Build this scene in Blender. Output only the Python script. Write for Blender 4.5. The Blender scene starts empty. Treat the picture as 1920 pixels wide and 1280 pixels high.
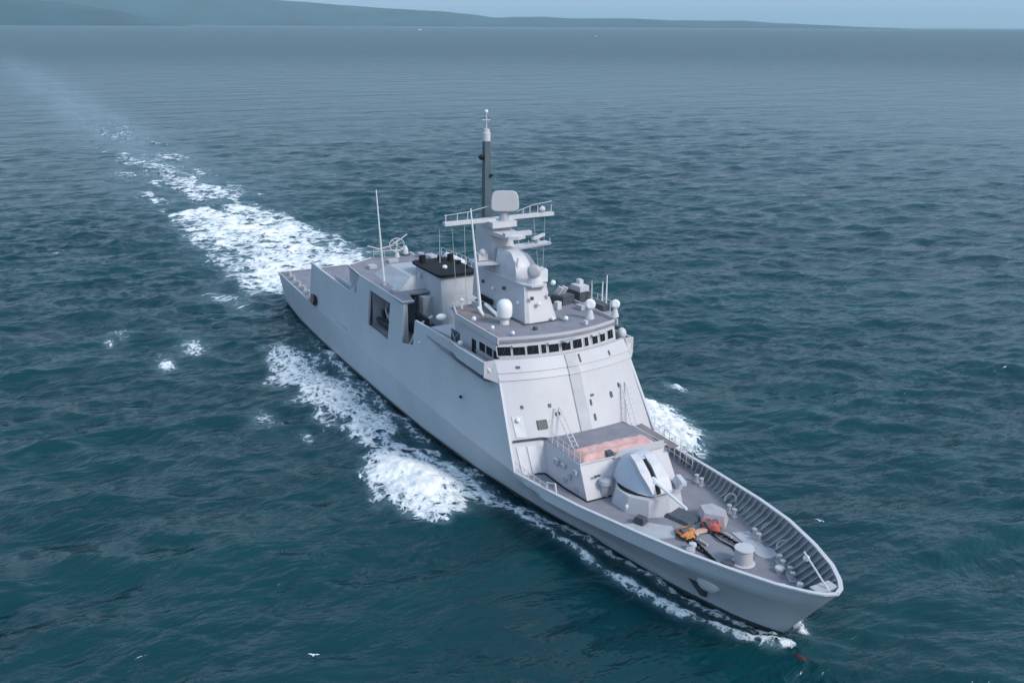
import bpy, math, random
import numpy as np
from mathutils import Matrix, Vector
random.seed(7); rng = np.random.default_rng(11)
sc = bpy.context.scene; col = sc.collection
PI = math.pi

# ------------------------------------------------------------------ camera
cam = bpy.data.cameras.new('camera'); camo = bpy.data.objects.new('camera', cam); col.objects.link(camo)
cam.sensor_width = 36; cam.lens = 1825/1920*36; cam.clip_start = 0.5; cam.clip_end = 300000
CAM = Vector((37.716, -39.648, 36.022))
R_ = Vector((0.47685, 0.87897, 0.00498)); U_ = Vector((-0.273477, 0.142974, 0.951193)); B_ = Vector((0.835359, -0.454939, 0.308557))
camo.matrix_world = Matrix(((R_.x, U_.x, B_.x, CAM.x), (R_.y, U_.y, B_.y, CAM.y), (R_.z, U_.z, B_.z, CAM.z), (0, 0, 0, 1)))
sc.camera = camo

# ------------------------------------------------------------------ world, sun, exposure
SUN_EL, SUN_AZ = math.radians(38), math.radians(28)          # azimuth from +X (ahead of the ship) towards +Y (port)
w = bpy.data.worlds.new('World'); sc.world = w; w.use_nodes = True
nt = w.node_tree; nt.nodes.clear()
sky = nt.nodes.new('ShaderNodeTexSky'); sky.sky_type = 'NISHITA'; sky.sun_disc = False
sky.sun_elevation = SUN_EL; sky.sun_rotation = PI/2 - SUN_AZ
sky.air_density = 1.4; sky.dust_density = 3.0; sky.ozone_density = 3.0
mixc = nt.nodes.new('ShaderNodeMix'); mixc.data_type = 'RGBA'; mixc.inputs['Factor'].default_value = 0.72
mixc.inputs[7].default_value = (2.6, 3.75, 5.25, 1)             # even layer of cloud
bg = nt.nodes.new('ShaderNodeBackground'); bg.inputs['Strength'].default_value = 0.12
wo = nt.nodes.new('ShaderNodeOutputWorld')
nt.links.new(sky.outputs[0], mixc.inputs[6]); nt.links.new(mixc.outputs[2], bg.inputs[0]); nt.links.new(bg.outputs[0], wo.inputs[0])
sun = bpy.data.lights.new('sun', 'SUN'); sun.energy = 1.5; sun.angle = math.radians(14); sun.color = (1.0, 0.94, 0.87)
suno = bpy.data.objects.new('sun', sun); col.objects.link(suno)
sd = Vector((math.cos(SUN_EL)*math.cos(SUN_AZ), math.cos(SUN_EL)*math.sin(SUN_AZ), math.sin(SUN_EL)))
suno.rotation_euler = sd.to_track_quat('Z', 'Y').to_euler()
sc.view_settings.view_transform = 'Standard'; sc.view_settings.look = 'None'
sc.view_settings.gamma = 1; sc.view_settings.exposure = 0.66; sc.view_settings.use_curve_mapping = False

# ------------------------------------------------------------------ materials
def newmat(name):
    m = bpy.data.materials.new(name); m.use_nodes = True
    t = m.node_tree; b = t.nodes['Principled BSDF']
    return m, t, b
def N(t, kind, **kw):
    n = t.nodes.new(kind)
    for k, v in kw.items(): setattr(n, k, v)
    return n
def paint(name, colr, rough=0.5, vary=0.12, streak=0.0, scale=0.6, metal=0.0, bump=0.0, tint=None):
    m, t, b = newmat(name)
    tc = N(t, 'ShaderNodeTexCoord')
    n1 = N(t, 'ShaderNodeTexNoise'); n1.inputs['Scale'].default_value = scale; n1.inputs['Detail'].default_value = 6
    t.links.new(tc.outputs['Object'], n1.inputs['Vector'])
    mp = N(t, 'ShaderNodeMapping'); mp.inputs['Scale'].default_value = (2.2, 2.2, 0.16)
    t.links.new(tc.outputs['Object'], mp.inputs['Vector'])
    n2 = N(t, 'ShaderNodeTexNoise'); n2.inputs['Scale'].default_value = 1.3; n2.inputs['Detail'].default_value = 5
    t.links.new(mp.outputs[0], n2.inputs['Vector'])
    r1 = N(t, 'ShaderNodeMapRange'); r1.inputs[1].default_value = .3; r1.inputs[2].default_value = .7
    r1.inputs[3].default_value = 1-vary; r1.inputs[4].default_value = 1+vary*.6
    t.links.new(n1.outputs[0], r1.inputs[0])
    r2 = N(t, 'ShaderNodeMapRange'); r2.inputs[1].default_value = .52; r2.inputs[2].default_value = .78
    r2.inputs[3].default_value = 0; r2.inputs[4].default_value = streak
    t.links.new(n2.outputs[0], r2.inputs[0])
    mul = N(t, 'ShaderNodeMix', data_type='RGBA', blend_type='MULTIPLY'); mul.inputs['Factor'].default_value = 1
    mul.inputs[6].default_value = (*colr, 1); t.links.new(r1.outputs[0], mul.inputs[7])
    mx = N(t, 'ShaderNodeMix', data_type='RGBA'); t.links.new(r2.outputs[0], mx.inputs['Factor'])
    t.links.new(mul.outputs[2], mx.inputs[6]); mx.inputs[7].default_value = (*(tint or [c*.5 for c in colr]), 1)
    t.links.new(mx.outputs[2], b.inputs['Base Color'])
    b.inputs['Roughness'].default_value = rough; b.inputs['Metallic'].default_value = metal
    if bump:
        n3 = N(t, 'ShaderNodeTexNoise'); n3.inputs['Scale'].default_value = 3.0
        t.links.new(tc.outputs['Object'], n3.inputs['Vector'])
        bp = N(t, 'ShaderNodeBump'); bp.inputs['Strength'].default_value = bump; bp.inputs['Distance'].default_value = .05
        t.links.new(n3.outputs[0], bp.inputs['Height']); t.links.new(bp.outputs[0], b.inputs['Normal'])
    return m
M = {}
M['hull'] = paint('hull_grey_paint', (.505, .535, .57), .5, .07, .22, .25, bump=.12, tint=(.38, .38, .39))
M['super'] = paint('superstructure_grey_paint', (.52, .51, .54), .5, .06, .16, .35, tint=(.34, .34, .36))
M['hull'].node_tree.nodes['Principled BSDF'].inputs['Specular IOR Level'].default_value = .35
M['grey'] = paint('grey_paint', (.42, .43, .46), .5, .10, .2, 1.0)
M['light'] = paint('pale_grey_paint', (.58, .58, .61), .45, .08, .1, 1.5)
M['white'] = paint('white_paint', (.80, .81, .82), .35, .05, .05, 2.0)
M['deck'] = paint('deck_grey_nonskid', (.225, .225, .262), .8, .16, .12, .9, bump=.2, tint=(.17, .165, .18))
M['deckbrown'] = paint('worn_brown_grey_deck', (.26, .22, .22), .8, .25, .2, 1.2)
M['dark'] = paint('dark_grey_metal_shade', (.07, .085, .10), .5, .2, 0, 2)  # dark fittings; also stands for shade in the boat bay and for shadows
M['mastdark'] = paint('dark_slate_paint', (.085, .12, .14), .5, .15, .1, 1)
M['black'] = paint('black_soot_shade_paint', (.006, .009, .013), .9, .2, 0, 2)  # black parts; also stands for the shade inside the boat opening
M['glass'] = paint('dark_window_glass', (.008, .010, .016), .25, .0, 0, 2); M['glass'].node_tree.nodes['Principled BSDF'].inputs['Specular IOR Level'].default_value = .2
M['deckpale'] = paint('pale_worn_deck_paint', (.42, .40, .43), .7, .15, .2, 1.5)
M['pink'] = paint('faded_pink_canvas', (.66, .40, .37), .85, .2, .35, 1.4, bump=.8, tint=(.48, .25, .23))
M['peach'] = paint('pale_peach_canvas', (.60, .40, .33), .85, .25, .2, 2, bump=.5)
M['red'] = paint('red_canvas', (.55, .13, .12), .8, .3, .2, 3, bump=.5)
M['orange'] = paint('orange_canvas', (.62, .24, .08), .8, .3, .2, 3, bump=.5)
M['redlead'] = paint('dark_red_bottom_paint', (.06, .010, .009), .5, .2, .1, 2)
M['rope'] = paint('pale_rope', (.5, .48, .45), .9, .2, 0, 4)
M['boat'] = paint('black_rubber', (.02, .03, .035), .6, .2, 0, 3)

# ------------------------------------------------------------------ mesh helpers
class MB:
    def __init__(s): s.v = []; s.f = []; s.m = None
    def add(s, v, f):
        o = len(s.v); s.v += [tuple(p) for p in v]; s.f += [tuple(i+o for i in q) for q in f]; return s
    def box(s, c, d, rz=0, top=1.0, topy=None, sh=(0, 0), ry=0):
        ty = top if topy is None else topy
        M3 = Matrix.Rotation(rz, 3, 'Z') @ Matrix.Rotation(ry, 3, 'Y')
        v = []
        for z in (-1, 1):
            kx, ky = (top, ty) if z > 0 else (1, 1); ox, oy = sh if z > 0 else (0, 0)
            for x, y in ((-1, -1), (1, -1), (1, 1), (-1, 1)):
                p = M3 @ Vector((x*d[0]/2*kx+ox, y*d[1]/2*ky+oy, z*d[2]/2)); v.append(p+Vector(c))
        return s.add(v, [(3, 2, 1, 0), (4, 5, 6, 7), (0, 1, 5, 4), (1, 2, 6, 5), (2, 3, 7, 6), (3, 0, 4, 7)])
    def tube(s, pts, r, n=8, r2=None, cap=True):
        pts = [Vector(p) for p in pts]; m = len(pts); v = []; f = []
        for i, p in enumerate(pts):
            a = (pts[min(i+1, m-1)]-pts[max(i-1, 0)]).normalized()
            u = a.orthogonal().normalized() if i == 0 else (u-a*u.dot(a)).normalized()
            w_ = a.cross(u); rr = r if r2 is None else r+(r2-r)*i/(m-1)
            for k in range(n):
                t = 2*PI*k/n; v.append(p+(u*math.cos(t)+w_*math.sin(t))*rr)
        for i in range(m-1):
            for k in range(n):
                k2 = (k+1) % n; f.append((i*n+k, i*n+k2, (i+1)*n+k2, (i+1)*n+k))
        if cap: f.append(tuple(range(n-1, -1, -1))); f.append(tuple((m-1)*n+k for k in range(n)))
        return s.add(v, f)
    def lathe(s, c, prof, n=16, axis=None, sx=1, sy=1):
        q = Vector(axis).to_track_quat('Z', 'Y').to_matrix() if axis else Matrix.Identity(3)
        v = []; f = []; m = len(prof)
        for r, z in prof:
            for k in range(n):
                t = 2*PI*k/n; v.append(Vector(c)+q@Vector((r*math.cos(t)*sx, r*math.sin(t)*sy, z)))
        for i in range(m-1):
            for k in range(n):
                k2 = (k+1) % n; f.append((i*n+k, i*n+k2, (i+1)*n+k2, (i+1)*n+k))
        f.append(tuple(range(n-1, -1, -1))); f.append(tuple((m-1)*n+k for k in range(n)))
        return s.add(v, f)
    def ball(s, c, r, sx=1, sy=1, sz=1, n=14, m=8):
        return s.lathe(c, [(max(r*math.sin(PI*i/m), .001*r), -r*math.cos(PI*i/m)*sz) for i in range(m+1)], n, None, sx, sy)
    def loft(s, rings, closed=True, caps=True):
        n = len(rings[0]); v = [p for r in rings for p in r]; f = []
        for i in range(len(rings)-1):
            for k in range(n if closed else n-1):
                k2 = (k+1) % n; f.append((i*n+k, i*n+k2, (i+1)*n+k2, (i+1)*n+k))
        if caps and closed: f.append(tuple(range(n-1, -1, -1))); f.append(tuple((len(rings)-1)*n+k for k in range(n)))
        return s.add(v, f)
    def prism(s, poly, z0, z1, poly2=None):
        p2 = poly2 or poly
        return s.loft([[(x, y, z0) for x, y in poly], [(x, y, z1) for x, y in p2]])
    def obj(s, name, mat, parent=None, smooth=False, bevel=0, label=None, kind=None):
        me = bpy.data.meshes.new(name); me.from_pydata(s.v, [], s.f); me.materials.append(M[mat] if isinstance(mat, str) else mat)
        fixnormals(me)
        if smooth:
            me.polygons.foreach_set('use_smooth', [True]*len(me.polygons)); me.set_sharp_from_angle(angle=math.radians(38))
        o = bpy.data.objects.new(name, me); col.objects.link(o)
        if parent: o.parent = parent
        if bevel:
            b = o.modifiers.new('b', 'BEVEL'); b.width = bevel; b.segments = 2; b.limit_method = 'ANGLE'; b.angle_limit = math.radians(40)
        if label: o['label'] = label
        if kind: o['kind'] = kind
        return o
import bmesh
def fixnormals(me):
    bm = bmesh.new(); bm.from_mesh(me); bmesh.ops.recalc_face_normals(bm, faces=bm.faces); bm.to_mesh(me); bm.free()
def empty(name, loc, label, cat, group=None):
    o = bpy.data.objects.new(name, None); col.objects.link(o); o.location = loc
    o['label'] = label; o['category'] = cat
    if group: o['group'] = group
    return o
def dup(o, loc, parent=None, rz=None):
    c = o.copy(); col.objects.link(c); c.location = loc
    if rz is not None: c.rotation_euler = (0, 0, rz)
    if parent: c.parent = parent
    return c
def interp(x, xs, ys): return float(np.interp(x, xs, ys))

# ------------------------------------------------------------------ numpy noise and the height of the sea
_tab = rng.random((256, 256))
def vnoise(x, y):
    xi = np.floor(x).astype(np.int64); yi = np.floor(y).astype(np.int64); fx = x-xi; fy = y-yi
    fx = fx*fx*fx*(fx*(fx*6-15)+10); fy = fy*fy*fy*(fy*(fy*6-15)+10)
    g = lambda a, b: _tab[a & 255, b & 255]
    return (g(xi, yi)*(1-fx)+g(xi+1, yi)*fx)*(1-fy)+(g(xi, yi+1)*(1-fx)+g(xi+1, yi+1)*fx)*fy
def fbm(x, y, o=4, seed=0):
    s = 0; a = .5; t = 0
    for k in range(o):
        s = s+a*vnoise(x*2**k+17.3*(k+seed), y*2**k+9.1*(k+seed*3)); t += a; a *= .55
    return s/t
def sstep(a, b, x): t = np.clip((x-a)/(b-a), 0, 1); return t*t*(3-2*t)
WD = math.radians(158)
_w = []
for k in range(90):
    lam = 1.4*(20/1.4)**(rng.random()**1.45); th = WD+rng.normal()*0.55
    amp = 0.0056*lam**0.80*(0.6+.8*rng.random())
    if lam > 14: amp *= .55
    _w.append((lam, th, amp, rng.random()*2*PI))
def waves(x, y, sp):
    """sp = local mesh spacing: a wave fades out where the mesh is too coarse to carry it"""
    wx = x+2.5*(fbm(x/19, y/19, 2, 5)-.5); wy = y+2.5*(fbm(x/19, y/19, 2, 8)-.5)
    gust = .55+.9*fbm(x/60, y/60, 3, 2)
    h = np.zeros_like(x)
    for lam, th, a, ph in _w:
        k = 2*PI/lam; c = np.cos(k*(wx*math.cos(th)+wy*math.sin(th))+ph)
        h += a*(2.6*np.exp(2.6*(c-1))-.75)*sstep(2.2, 4.5, lam/sp)
    return h*gust
# half breadth of the hull at the waterline
WLX = [-95, -88, -80, -70, -60, -50, -40, -30, -22, -16.4, -10, -6, -3, -1, 0]
WLY = [5.5, 5.7, 6.4, 6.75, 6.85, 6.8, 6.65, 6.0, 4.9, 3.8, 2.85, 2.0, 1.2, .5, .03]
def hully(x): return np.interp(x, WLX, WLY)
def calm(x, y):
    """smoothed water inside the bow wave on both sides"""
    a = np.abs(y); c = np.exp(-((x+7)/17)**2-((a-12)/11)**2)
    return 1-.6*c*sstep(2, 5, a)
def seah(x, y, sp):
    h = waves(x, y, sp)*calm(x, y)
    a = np.abs(y); d = a-hully(np.clip(x, -95, 0))                      # distance off the hull
    near = np.where((x < 3) & (x > -92), 1.0, 0)
    # bow wave swelling thrown out on each side, trough along the hull
    c = 10.8 if True else 0
    sx = -29.5; sgn = np.where(y < 0, 1.0, 1.15)
    h += .62*np.exp(-((x-sx)/6.0)**2-((a-(11.3*sgn))/2.7)**2)
    h += .5*np.exp(-((x+50)/11)**2-((a-12.0)/2.6)**2)
    h += .45*np.exp(-((x+8)/8)**2)*np.exp(-(np.clip(d, 0, 99)-1.6)**2/1.5)*near
    h += .28*np.exp(-((x-.6)/2.2)**2-(y/1.2)**2)
    h -= .45*np.exp(-((x+42)/16)**2)*np.exp(-(np.clip(d, 0, 99)/3.0)**2)*near
    # churned water astern
    wk = np.exp(-((y-2)/(8+.02*np.clip(-x-90, 0, 400)))**2)*sstep(-84, -96, x)*np.exp(np.clip(x+90, -900, 0)/160)
    h += wk*(1.1*(fbm(x/2.6, y/2.6, 3, 4)-.5)+.5*np.exp(-((x+97)/6)**2))
    inside = near*(d < -.6)
    return np.where(inside > 0, np.minimum(h, 0)-.3, h)

# ------------------------------------------------------------------ water material
def water_mat():
    m, t, b = newmat('sea_water')
    tc = N(t, 'ShaderNodeTexCoord')
    def rip(scale, sx, ang, det):
        mp = N(t, 'ShaderNodeMapping'); mp.inputs['Rotation'].default_value = (0, 0, ang); mp.inputs['Scale'].default_value = (sx, 1, 1)
        t.links.new(tc.outputs['Object'], mp.inputs['Vector'])
        n = N(t, 'ShaderNodeTexNoise'); n.inputs['Scale'].default_value = scale; n.inputs['Detail'].default_value = det
        n.inputs['Roughness'].default_value = .55; n.inputs['Distortion'].default_value = .5
        t.links.new(mp.outputs[0], n.inputs['Vector']); return n
    a = rip(1.1, 2.0, -WD, 4); c = rip(.14, 2.4, -WD+.3, 5); e = rip(.018, 2.6, -WD-.2, 4)
    b1 = N(t, 'ShaderNodeBump'); b1.inputs['Distance'].default_value = .16; b1.inputs['Strength'].default_value = .6
    b2 = N(t, 'ShaderNodeBump'); b2.inputs['Distance'].default_value = 2.2; b2.inputs['Strength'].default_value = .5
    b3 = N(t, 'ShaderNodeBump'); b3.inputs['Distance'].default_value = 9; b3.inputs['Strength'].default_value = .45
    g = rip(.055, 2.5, -WD+.1, 5); b4 = N(t, 'ShaderNodeBump'); b4.inputs['Distance'].default_value = 4.5; b4.inputs['Strength'].default_value = .42
    t.links.new(g.outputs[0], b4.inputs['Height']); t.links.new(b3.outputs[0], b4.inputs['Normal'])
    t.links.new(e.outputs[0], b3.inputs['Height']); t.links.new(b4.outputs[0], b2.inputs['Normal'])
    t.links.new(c.outputs[0], b2.inputs['Height']); t.links.new(a.outputs[0], b1.inputs['Height'])
    t.links.new(b2.outputs[0], b1.inputs['Normal']); t.links.new(b1.outputs[0], b.inputs['Normal'])
    ca = N(t, 'ShaderNodeAttribute', attribute_name='calm')
    cm = N(t, 'ShaderNodeMath', operation='MULTIPLY'); cm.inputs[1].default_value = .42; t.links.new(ca.outputs['Fac'], cm.inputs[0]); t.links.new(cm.outputs[0], b1.inputs['Strength'])
    c2 = N(t, 'ShaderNodeMath', operation='MULTIPLY'); c2.inputs[1].default_value = .32; t.links.new(ca.outputs['Fac'], c2.inputs[0]); t.links.new(c2.outputs[0], b2.inputs['Strength'])
    at = N(t, 'ShaderNodeAttribute', attribute_name='aer')
    mr = N(t, 'ShaderNodeMapRange'); mr.inputs[1].default_value = .35; mr.inputs[2].default_value = .68
    t.links.new(e.outputs[0], mr.inputs[0])
    m0 = N(t, 'ShaderNodeMix', data_type='RGBA'); m0.inputs[6].default_value = (.0014, .034, .046, 1); m0.inputs[7].default_value = (.0018, .046, .055, 1)
    t.links.new(mr.outputs[0], m0.inputs['Factor'])
    m1 = N(t, 'ShaderNodeMix', data_type='RGBA'); m1.inputs[7].default_value = (.24, .38, .46, 1)
    t.links.new(m0.outputs[2], m1.inputs[6]); t.links.new(at.outputs['Fac'], m1.inputs['Factor'])
    t.links.new(m1.outputs[2], b.inputs['Base Color'])
    ln = N(t, 'ShaderNodeVectorMath', operation='LENGTH'); t.links.new(tc.outputs['Object'], ln.inputs[0])
    rr = N(t, 'ShaderNodeMapRange', interpolation_type='SMOOTHSTEP'); rr.inputs[1].default_value = 60; rr.inputs[2].default_value = 1400   # open sea is choppier than the water near the ship
    rr.inputs[3].default_value = .13; rr.inputs[4].default_value = .33
    t.links.new(ln.outputs['Value'], rr.inputs[0]); t.links.new(rr.outputs[0], b.inputs['Roughness'])
    b.inputs['IOR'].default_value = 1.333
    return m
def foam_mat(k=1.0):
    m, t, b = newmat('sea_foam')
    tc = N(t, 'ShaderNodeTexCoord'); at = N(t, 'ShaderNodeAttribute', attribute_name='den')
    n0 = N(t, 'ShaderNodeTexNoise'); n0.inputs['Scale'].default_value = .55; n0.inputs['Detail'].default_value = 4
    mp = N(t, 'ShaderNodeMapping'); mp.inputs['Scale'].default_value = (k, k*(.6 if k < 1 else 1), 1)
    t.links.new(tc.outputs['Object'], mp.inputs['Vector']); t.links.new(mp.outputs[0], n0.inputs['Vector'])
    ad = N(t, 'ShaderNodeVectorMath', operation='MULTIPLY_ADD'); ad.inputs[1].default_value = (2.2, 2.2, 0)
    t.links.new(n0.outputs['Color'], ad.inputs[0]); t.links.new(mp.outputs[0], ad.inputs[2])
    v1 = N(t, 'ShaderNodeTexVoronoi', feature='DISTANCE_TO_EDGE'); v1.inputs['Scale'].default_value = .9
    v2 = N(t, 'ShaderNodeTexVoronoi', feature='DISTANCE_TO_EDGE'); v2.inputs['Scale'].default_value = 2.6
    n1 = N(t, 'ShaderNodeTexNoise'); n1.inputs['Scale'].default_value = 1.6; n1.inputs['Detail'].default_value = 8; n1.inputs['Roughness'].default_value = .68
    for n in (v1, v2, n1): t.links.new(ad.outputs[0], n.inputs['Vector'])
    def math_(op, a, b_, c=None):
        n = N(t, 'ShaderNodeMath', operation=op)
        for i, x in enumerate((a, b_, c)):
            if x is None: continue
            if isinstance(x, (int, float)): n.inputs[i].default_value = x
            else: t.links.new(x, n.inputs[i])
        return n.outputs[0]
    s = math_('MULTIPLY_ADD', n1.outputs[0], 1.7, -0.85)
    s = math_('ADD', s, math_('MULTIPLY_ADD', v1.outputs[0], -1.1, .22))
    s = math_('ADD', s, math_('MULTIPLY_ADD', v2.outputs[0], -.9, .12))
    s = math_('ADD', s, at.outputs['Fac']); s = math_('SUBTRACT', s, .5)
    al = N(t, 'ShaderNodeMapRange', interpolation_type='SMOOTHSTEP'); al.inputs[1].default_value = -.05; al.inputs[2].default_value = .28
    t.links.new(s, al.inputs[0])
    cr = N(t, 'ShaderNodeMix', data_type='RGBA'); cr.inputs[6].default_value = (.30, .42, .50, 1); cr.inputs[7].default_value = (.93, .93, .92, 1)
    mr = N(t, 'ShaderNodeMapRange'); mr.inputs[1].default_value = .0; mr.inputs[2].default_value = .6; t.links.new(s, mr.inputs[0])
    t.links.new(mr.outputs[0], cr.inputs['Factor']); t.links.new(cr.outputs[2], b.inputs['Base Color'])
    b.inputs['Roughness'].default_value = .8
    bp = N(t, 'ShaderNodeBump'); bp.inputs['Strength'].default_value = .9; bp.inputs['Distance'].default_value = .25
    t.links.new(n1.outputs[0], bp.inputs['Height']); t.links.new(bp.outputs[0], b.inputs['Normal'])
    tr = N(t, 'ShaderNodeBsdfTransparent'); ms = N(t, 'ShaderNodeMixShader'); out = t.nodes['Material Output']
    t.links.new(al.outputs[0], ms.inputs[0]); t.links.new(tr.outputs[0], ms.inputs[1]); t.links.new(b.outputs[0], ms.inputs[2])
    t.links.new(ms.outputs[0], out.inputs['Surface'])
    return m
M['water'] = water_mat(); M['foam'] = foam_mat(); M['wakefoam'] = foam_mat(.42)

def gridmesh(name, X, Y, Z, mat, keep=None, attr=None):
    ny, nx = X.shape
    me = bpy.data.meshes.new(name)
    idx = np.arange(nx*ny).reshape(ny, nx)
    q = np.stack([idx[:-1, :-1], idx[:-1, 1:], idx[1:, 1:], idx[1:, :-1]], -1).reshape(-1, 4)
    co = np.stack([X, Y, Z], -1).reshape(-1, 3)
    at = {k: v.reshape(-1) for k, v in (attr or {}).items()}
    if keep is not None:
        kf = (keep[:-1, :-1] | keep[:-1, 1:] | keep[1:, 1:] | keep[1:, :-1]).reshape(-1); q = q[kf]
        used = np.unique(q); rm = np.full(nx*ny, -1, dtype=np.int64); rm[used] = np.arange(len(used)); q = rm[q]; co = co[used]
        at = {k: v[used] for k, v in at.items()}
    me.vertices.add(len(co)); me.vertices.foreach_set('co', co.astype(np.float32).reshape(-1))
    me.loops.add(q.size); me.loops.foreach_set('vertex_index', q.reshape(-1).astype(np.int32))
    me.polygons.add(len(q)); me.polygons.foreach_set('loop_start', (np.arange(len(q))*4).astype(np.int32))
    me.polygons.foreach_set('use_smooth', np.ones(len(q), dtype=bool)); me.update(calc_edges=True)
    for k, v in at.items():
        a = me.attributes.new(k, 'FLOAT', 'POINT'); a.data.foreach_set('value', v.astype(np.float32))
    me.materials.append(M[mat]); o = bpy.data.objects.new(name, me); col.objects.link(o); return o

# ------------------------------------------------------------------ foam: where it lies (metres, ship axes)
def polydist(x, y, P):
    P = np.array(P, float); n = len(P); d = np.full(x.shape, 1e9); ins = np.zeros(x.shape, bool)
    for i in range(n):
        a = P[i]; b = P[(i+1) % n]; e = b-a; L = (e**2).sum()
        t = np.clip(((x-a[0])*e[0]+(y-a[1])*e[1])/L, 0, 1)
        d = np.minimum(d, np.hypot(x-a[0]-t*e[0], y-a[1]-t*e[1]))
        c = ((a[1] > y) != (b[1] > y)) & (x < (b[0]-a[0])*(y-a[1])/(b[1]-a[1]+1e-12)+a[0]); ins ^= c
    return np.where(ins, d, -d)
def linedist(x, y, P):
    P = np.array(P, float); d = np.full(x.shape, 1e9)
    for a, b in zip(P[:-1], P[1:]):
        e = b-a; t = np.clip(((x-a[0])*e[0]+(y-a[1])*e[1])/(e**2).sum(), 0, 1); d = np.minimum(d, np.hypot(x-a[0]-t*e[0], y-a[1]-t*e[1]))
    return d
FOAM = {}
def den_star(x, y):
    e = 3.0*(fbm(x/2.6, y/2.0, 5, 1)-.5)
    d1 = polydist(x, y, [(-38.5, -10.8), (-34, -8.6), (-29.5, -7.6), (-26.2, -8.5), (-23.6, -10.0), (-22.6, -12.3), (-24.4, -14.6), (-28.5, -15.7), (-33.5, -15.0), (-37.5, -13.2)])+e
    core = polydist(x, y, [(-36.5, -11.6), (-31.5, -9.3), (-27, -10.2), (-26, -12.5), (-29, -14), (-34, -13.6)])+e
    A = .35+.45*sstep(-.5, 1.0, d1)+.55*sstep(-.8, 1.6, core)
    A = np.where(d1 > -.9, A*sstep(-.9, .1, d1), 0)
    d2 = polydist(x, y, [(-37, -12.2), (-35, -9.2), (-42, -7.9), (-52, -8.4), (-60, -8.9), (-70, -9.4), (-73, -11.5), (-66, -15.4), (-60, -15.5), (-52, -14.4), (-44, -13.3)])+1.6*e
    hx = np.interp(x, [-74, -64, -50, -36], [.62, .76, .78, .86])
    Bm = hx*sstep(-1.2, 1.5, d2)
    dl = linedist(x, y, [(-26.5, -8.2), (-22.5, -6.6), (-17.5, -6.0), (-11.5, -5.7), (-6.0, -4.3), (-2.2, -2.9), (0.6, -1.6), (1.6, -.4)])
    C = .92*np.exp(-((dl+.9*e*.35)/.44)**2)*(.65+.6*fbm(x/3, y/3, 3, 41))
    C2 = .6*np.exp(-(linedist(x, y, [(-26, -7.0), (-18, -4.9), (-11, -3.6), (-5, -2.5), (0, -.7)])/.45)**2)
    D = .60*np.exp(-((y+(hully(x)+.6))/1.1)**2)*sstep(-86, -70, x)*sstep(-30, -45, x)*fbm(x/3, y/1.5, 3, 9)*1.5
    F = .85*np.exp(-((linedist(x, y, [(-25.5, -7.6), (-29, -7.4), (-33, -8.0), (-37, -9.4)])+.4*e)/.7)**2)
    G = .62*sstep(-1.5, 1.0, polydist(x, y, [(-23, -6.0), (-24, -10), (-30, -9), (-40, -8.5), (-52, -9), (-52, -7.2), (-36, -6.9)])+1.5*e)*fbm(x/2.4, y/1.0, 4, 19)*1.5
    out = np.maximum.reduce([A, Bm, C, C2, D, F, G])
    for cx, cy, r in ((-49.5, -19.0, 1.7), (-75.5, -20.5, 2.6), (-84.5, -27.5, 1.6), (-70.5, -24.5, 1.6), (-82, -29.0, 1.3), (-44.0, -16.6, .8)):
        out = np.maximum(out, .54*np.exp(-(((x-cx)/(r*1.5))**2+((y-cy)/(r*.6))**2)+e*.5))
    return out
def den_port(x, y):
    e = 1.6*(fbm(x/2.2, y/2.2, 4, 31)-.5)
    d1 = polydist(x, y, [(-44, 9.5), (-42, 15.8), (-37, 17.2), (-31, 17.6), (-26, 15.6), (-23, 12.6), (-25, 9.0), (-30, 8.0)])+e
    A = (.45+.6*sstep(0, 2.2, d1))*sstep(-.9, .6, d1)
    d2 = polydist(x, y, [(-42, 8.0), (-42, 16), (-55, 16.5), (-72, 15), (-74, 9)])+e
    Bm = .55*sstep(-1.2, 1.5, d2)
    dl = linedist(x, y, [(-26.5, 8.2), (-22.5, 6.6), (-17.5, 6.0), (-11.5, 5.7), (-6.0, 4.3), (-2.2, 2.9), (0.6, 1.2)])
    C = .98*np.exp(-((dl+.3*e)/.5)**2)
    out = np.maximum.reduce([A, Bm, C])
    for cx, cy, r in ((-38.5, 21.5, 1.2),): out = np.maximum(out, .68*np.exp(-(((x-cx)/(r*1.5))**2+((y-cy)/(r*.6))**2)+e*.5))
    return out
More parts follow.
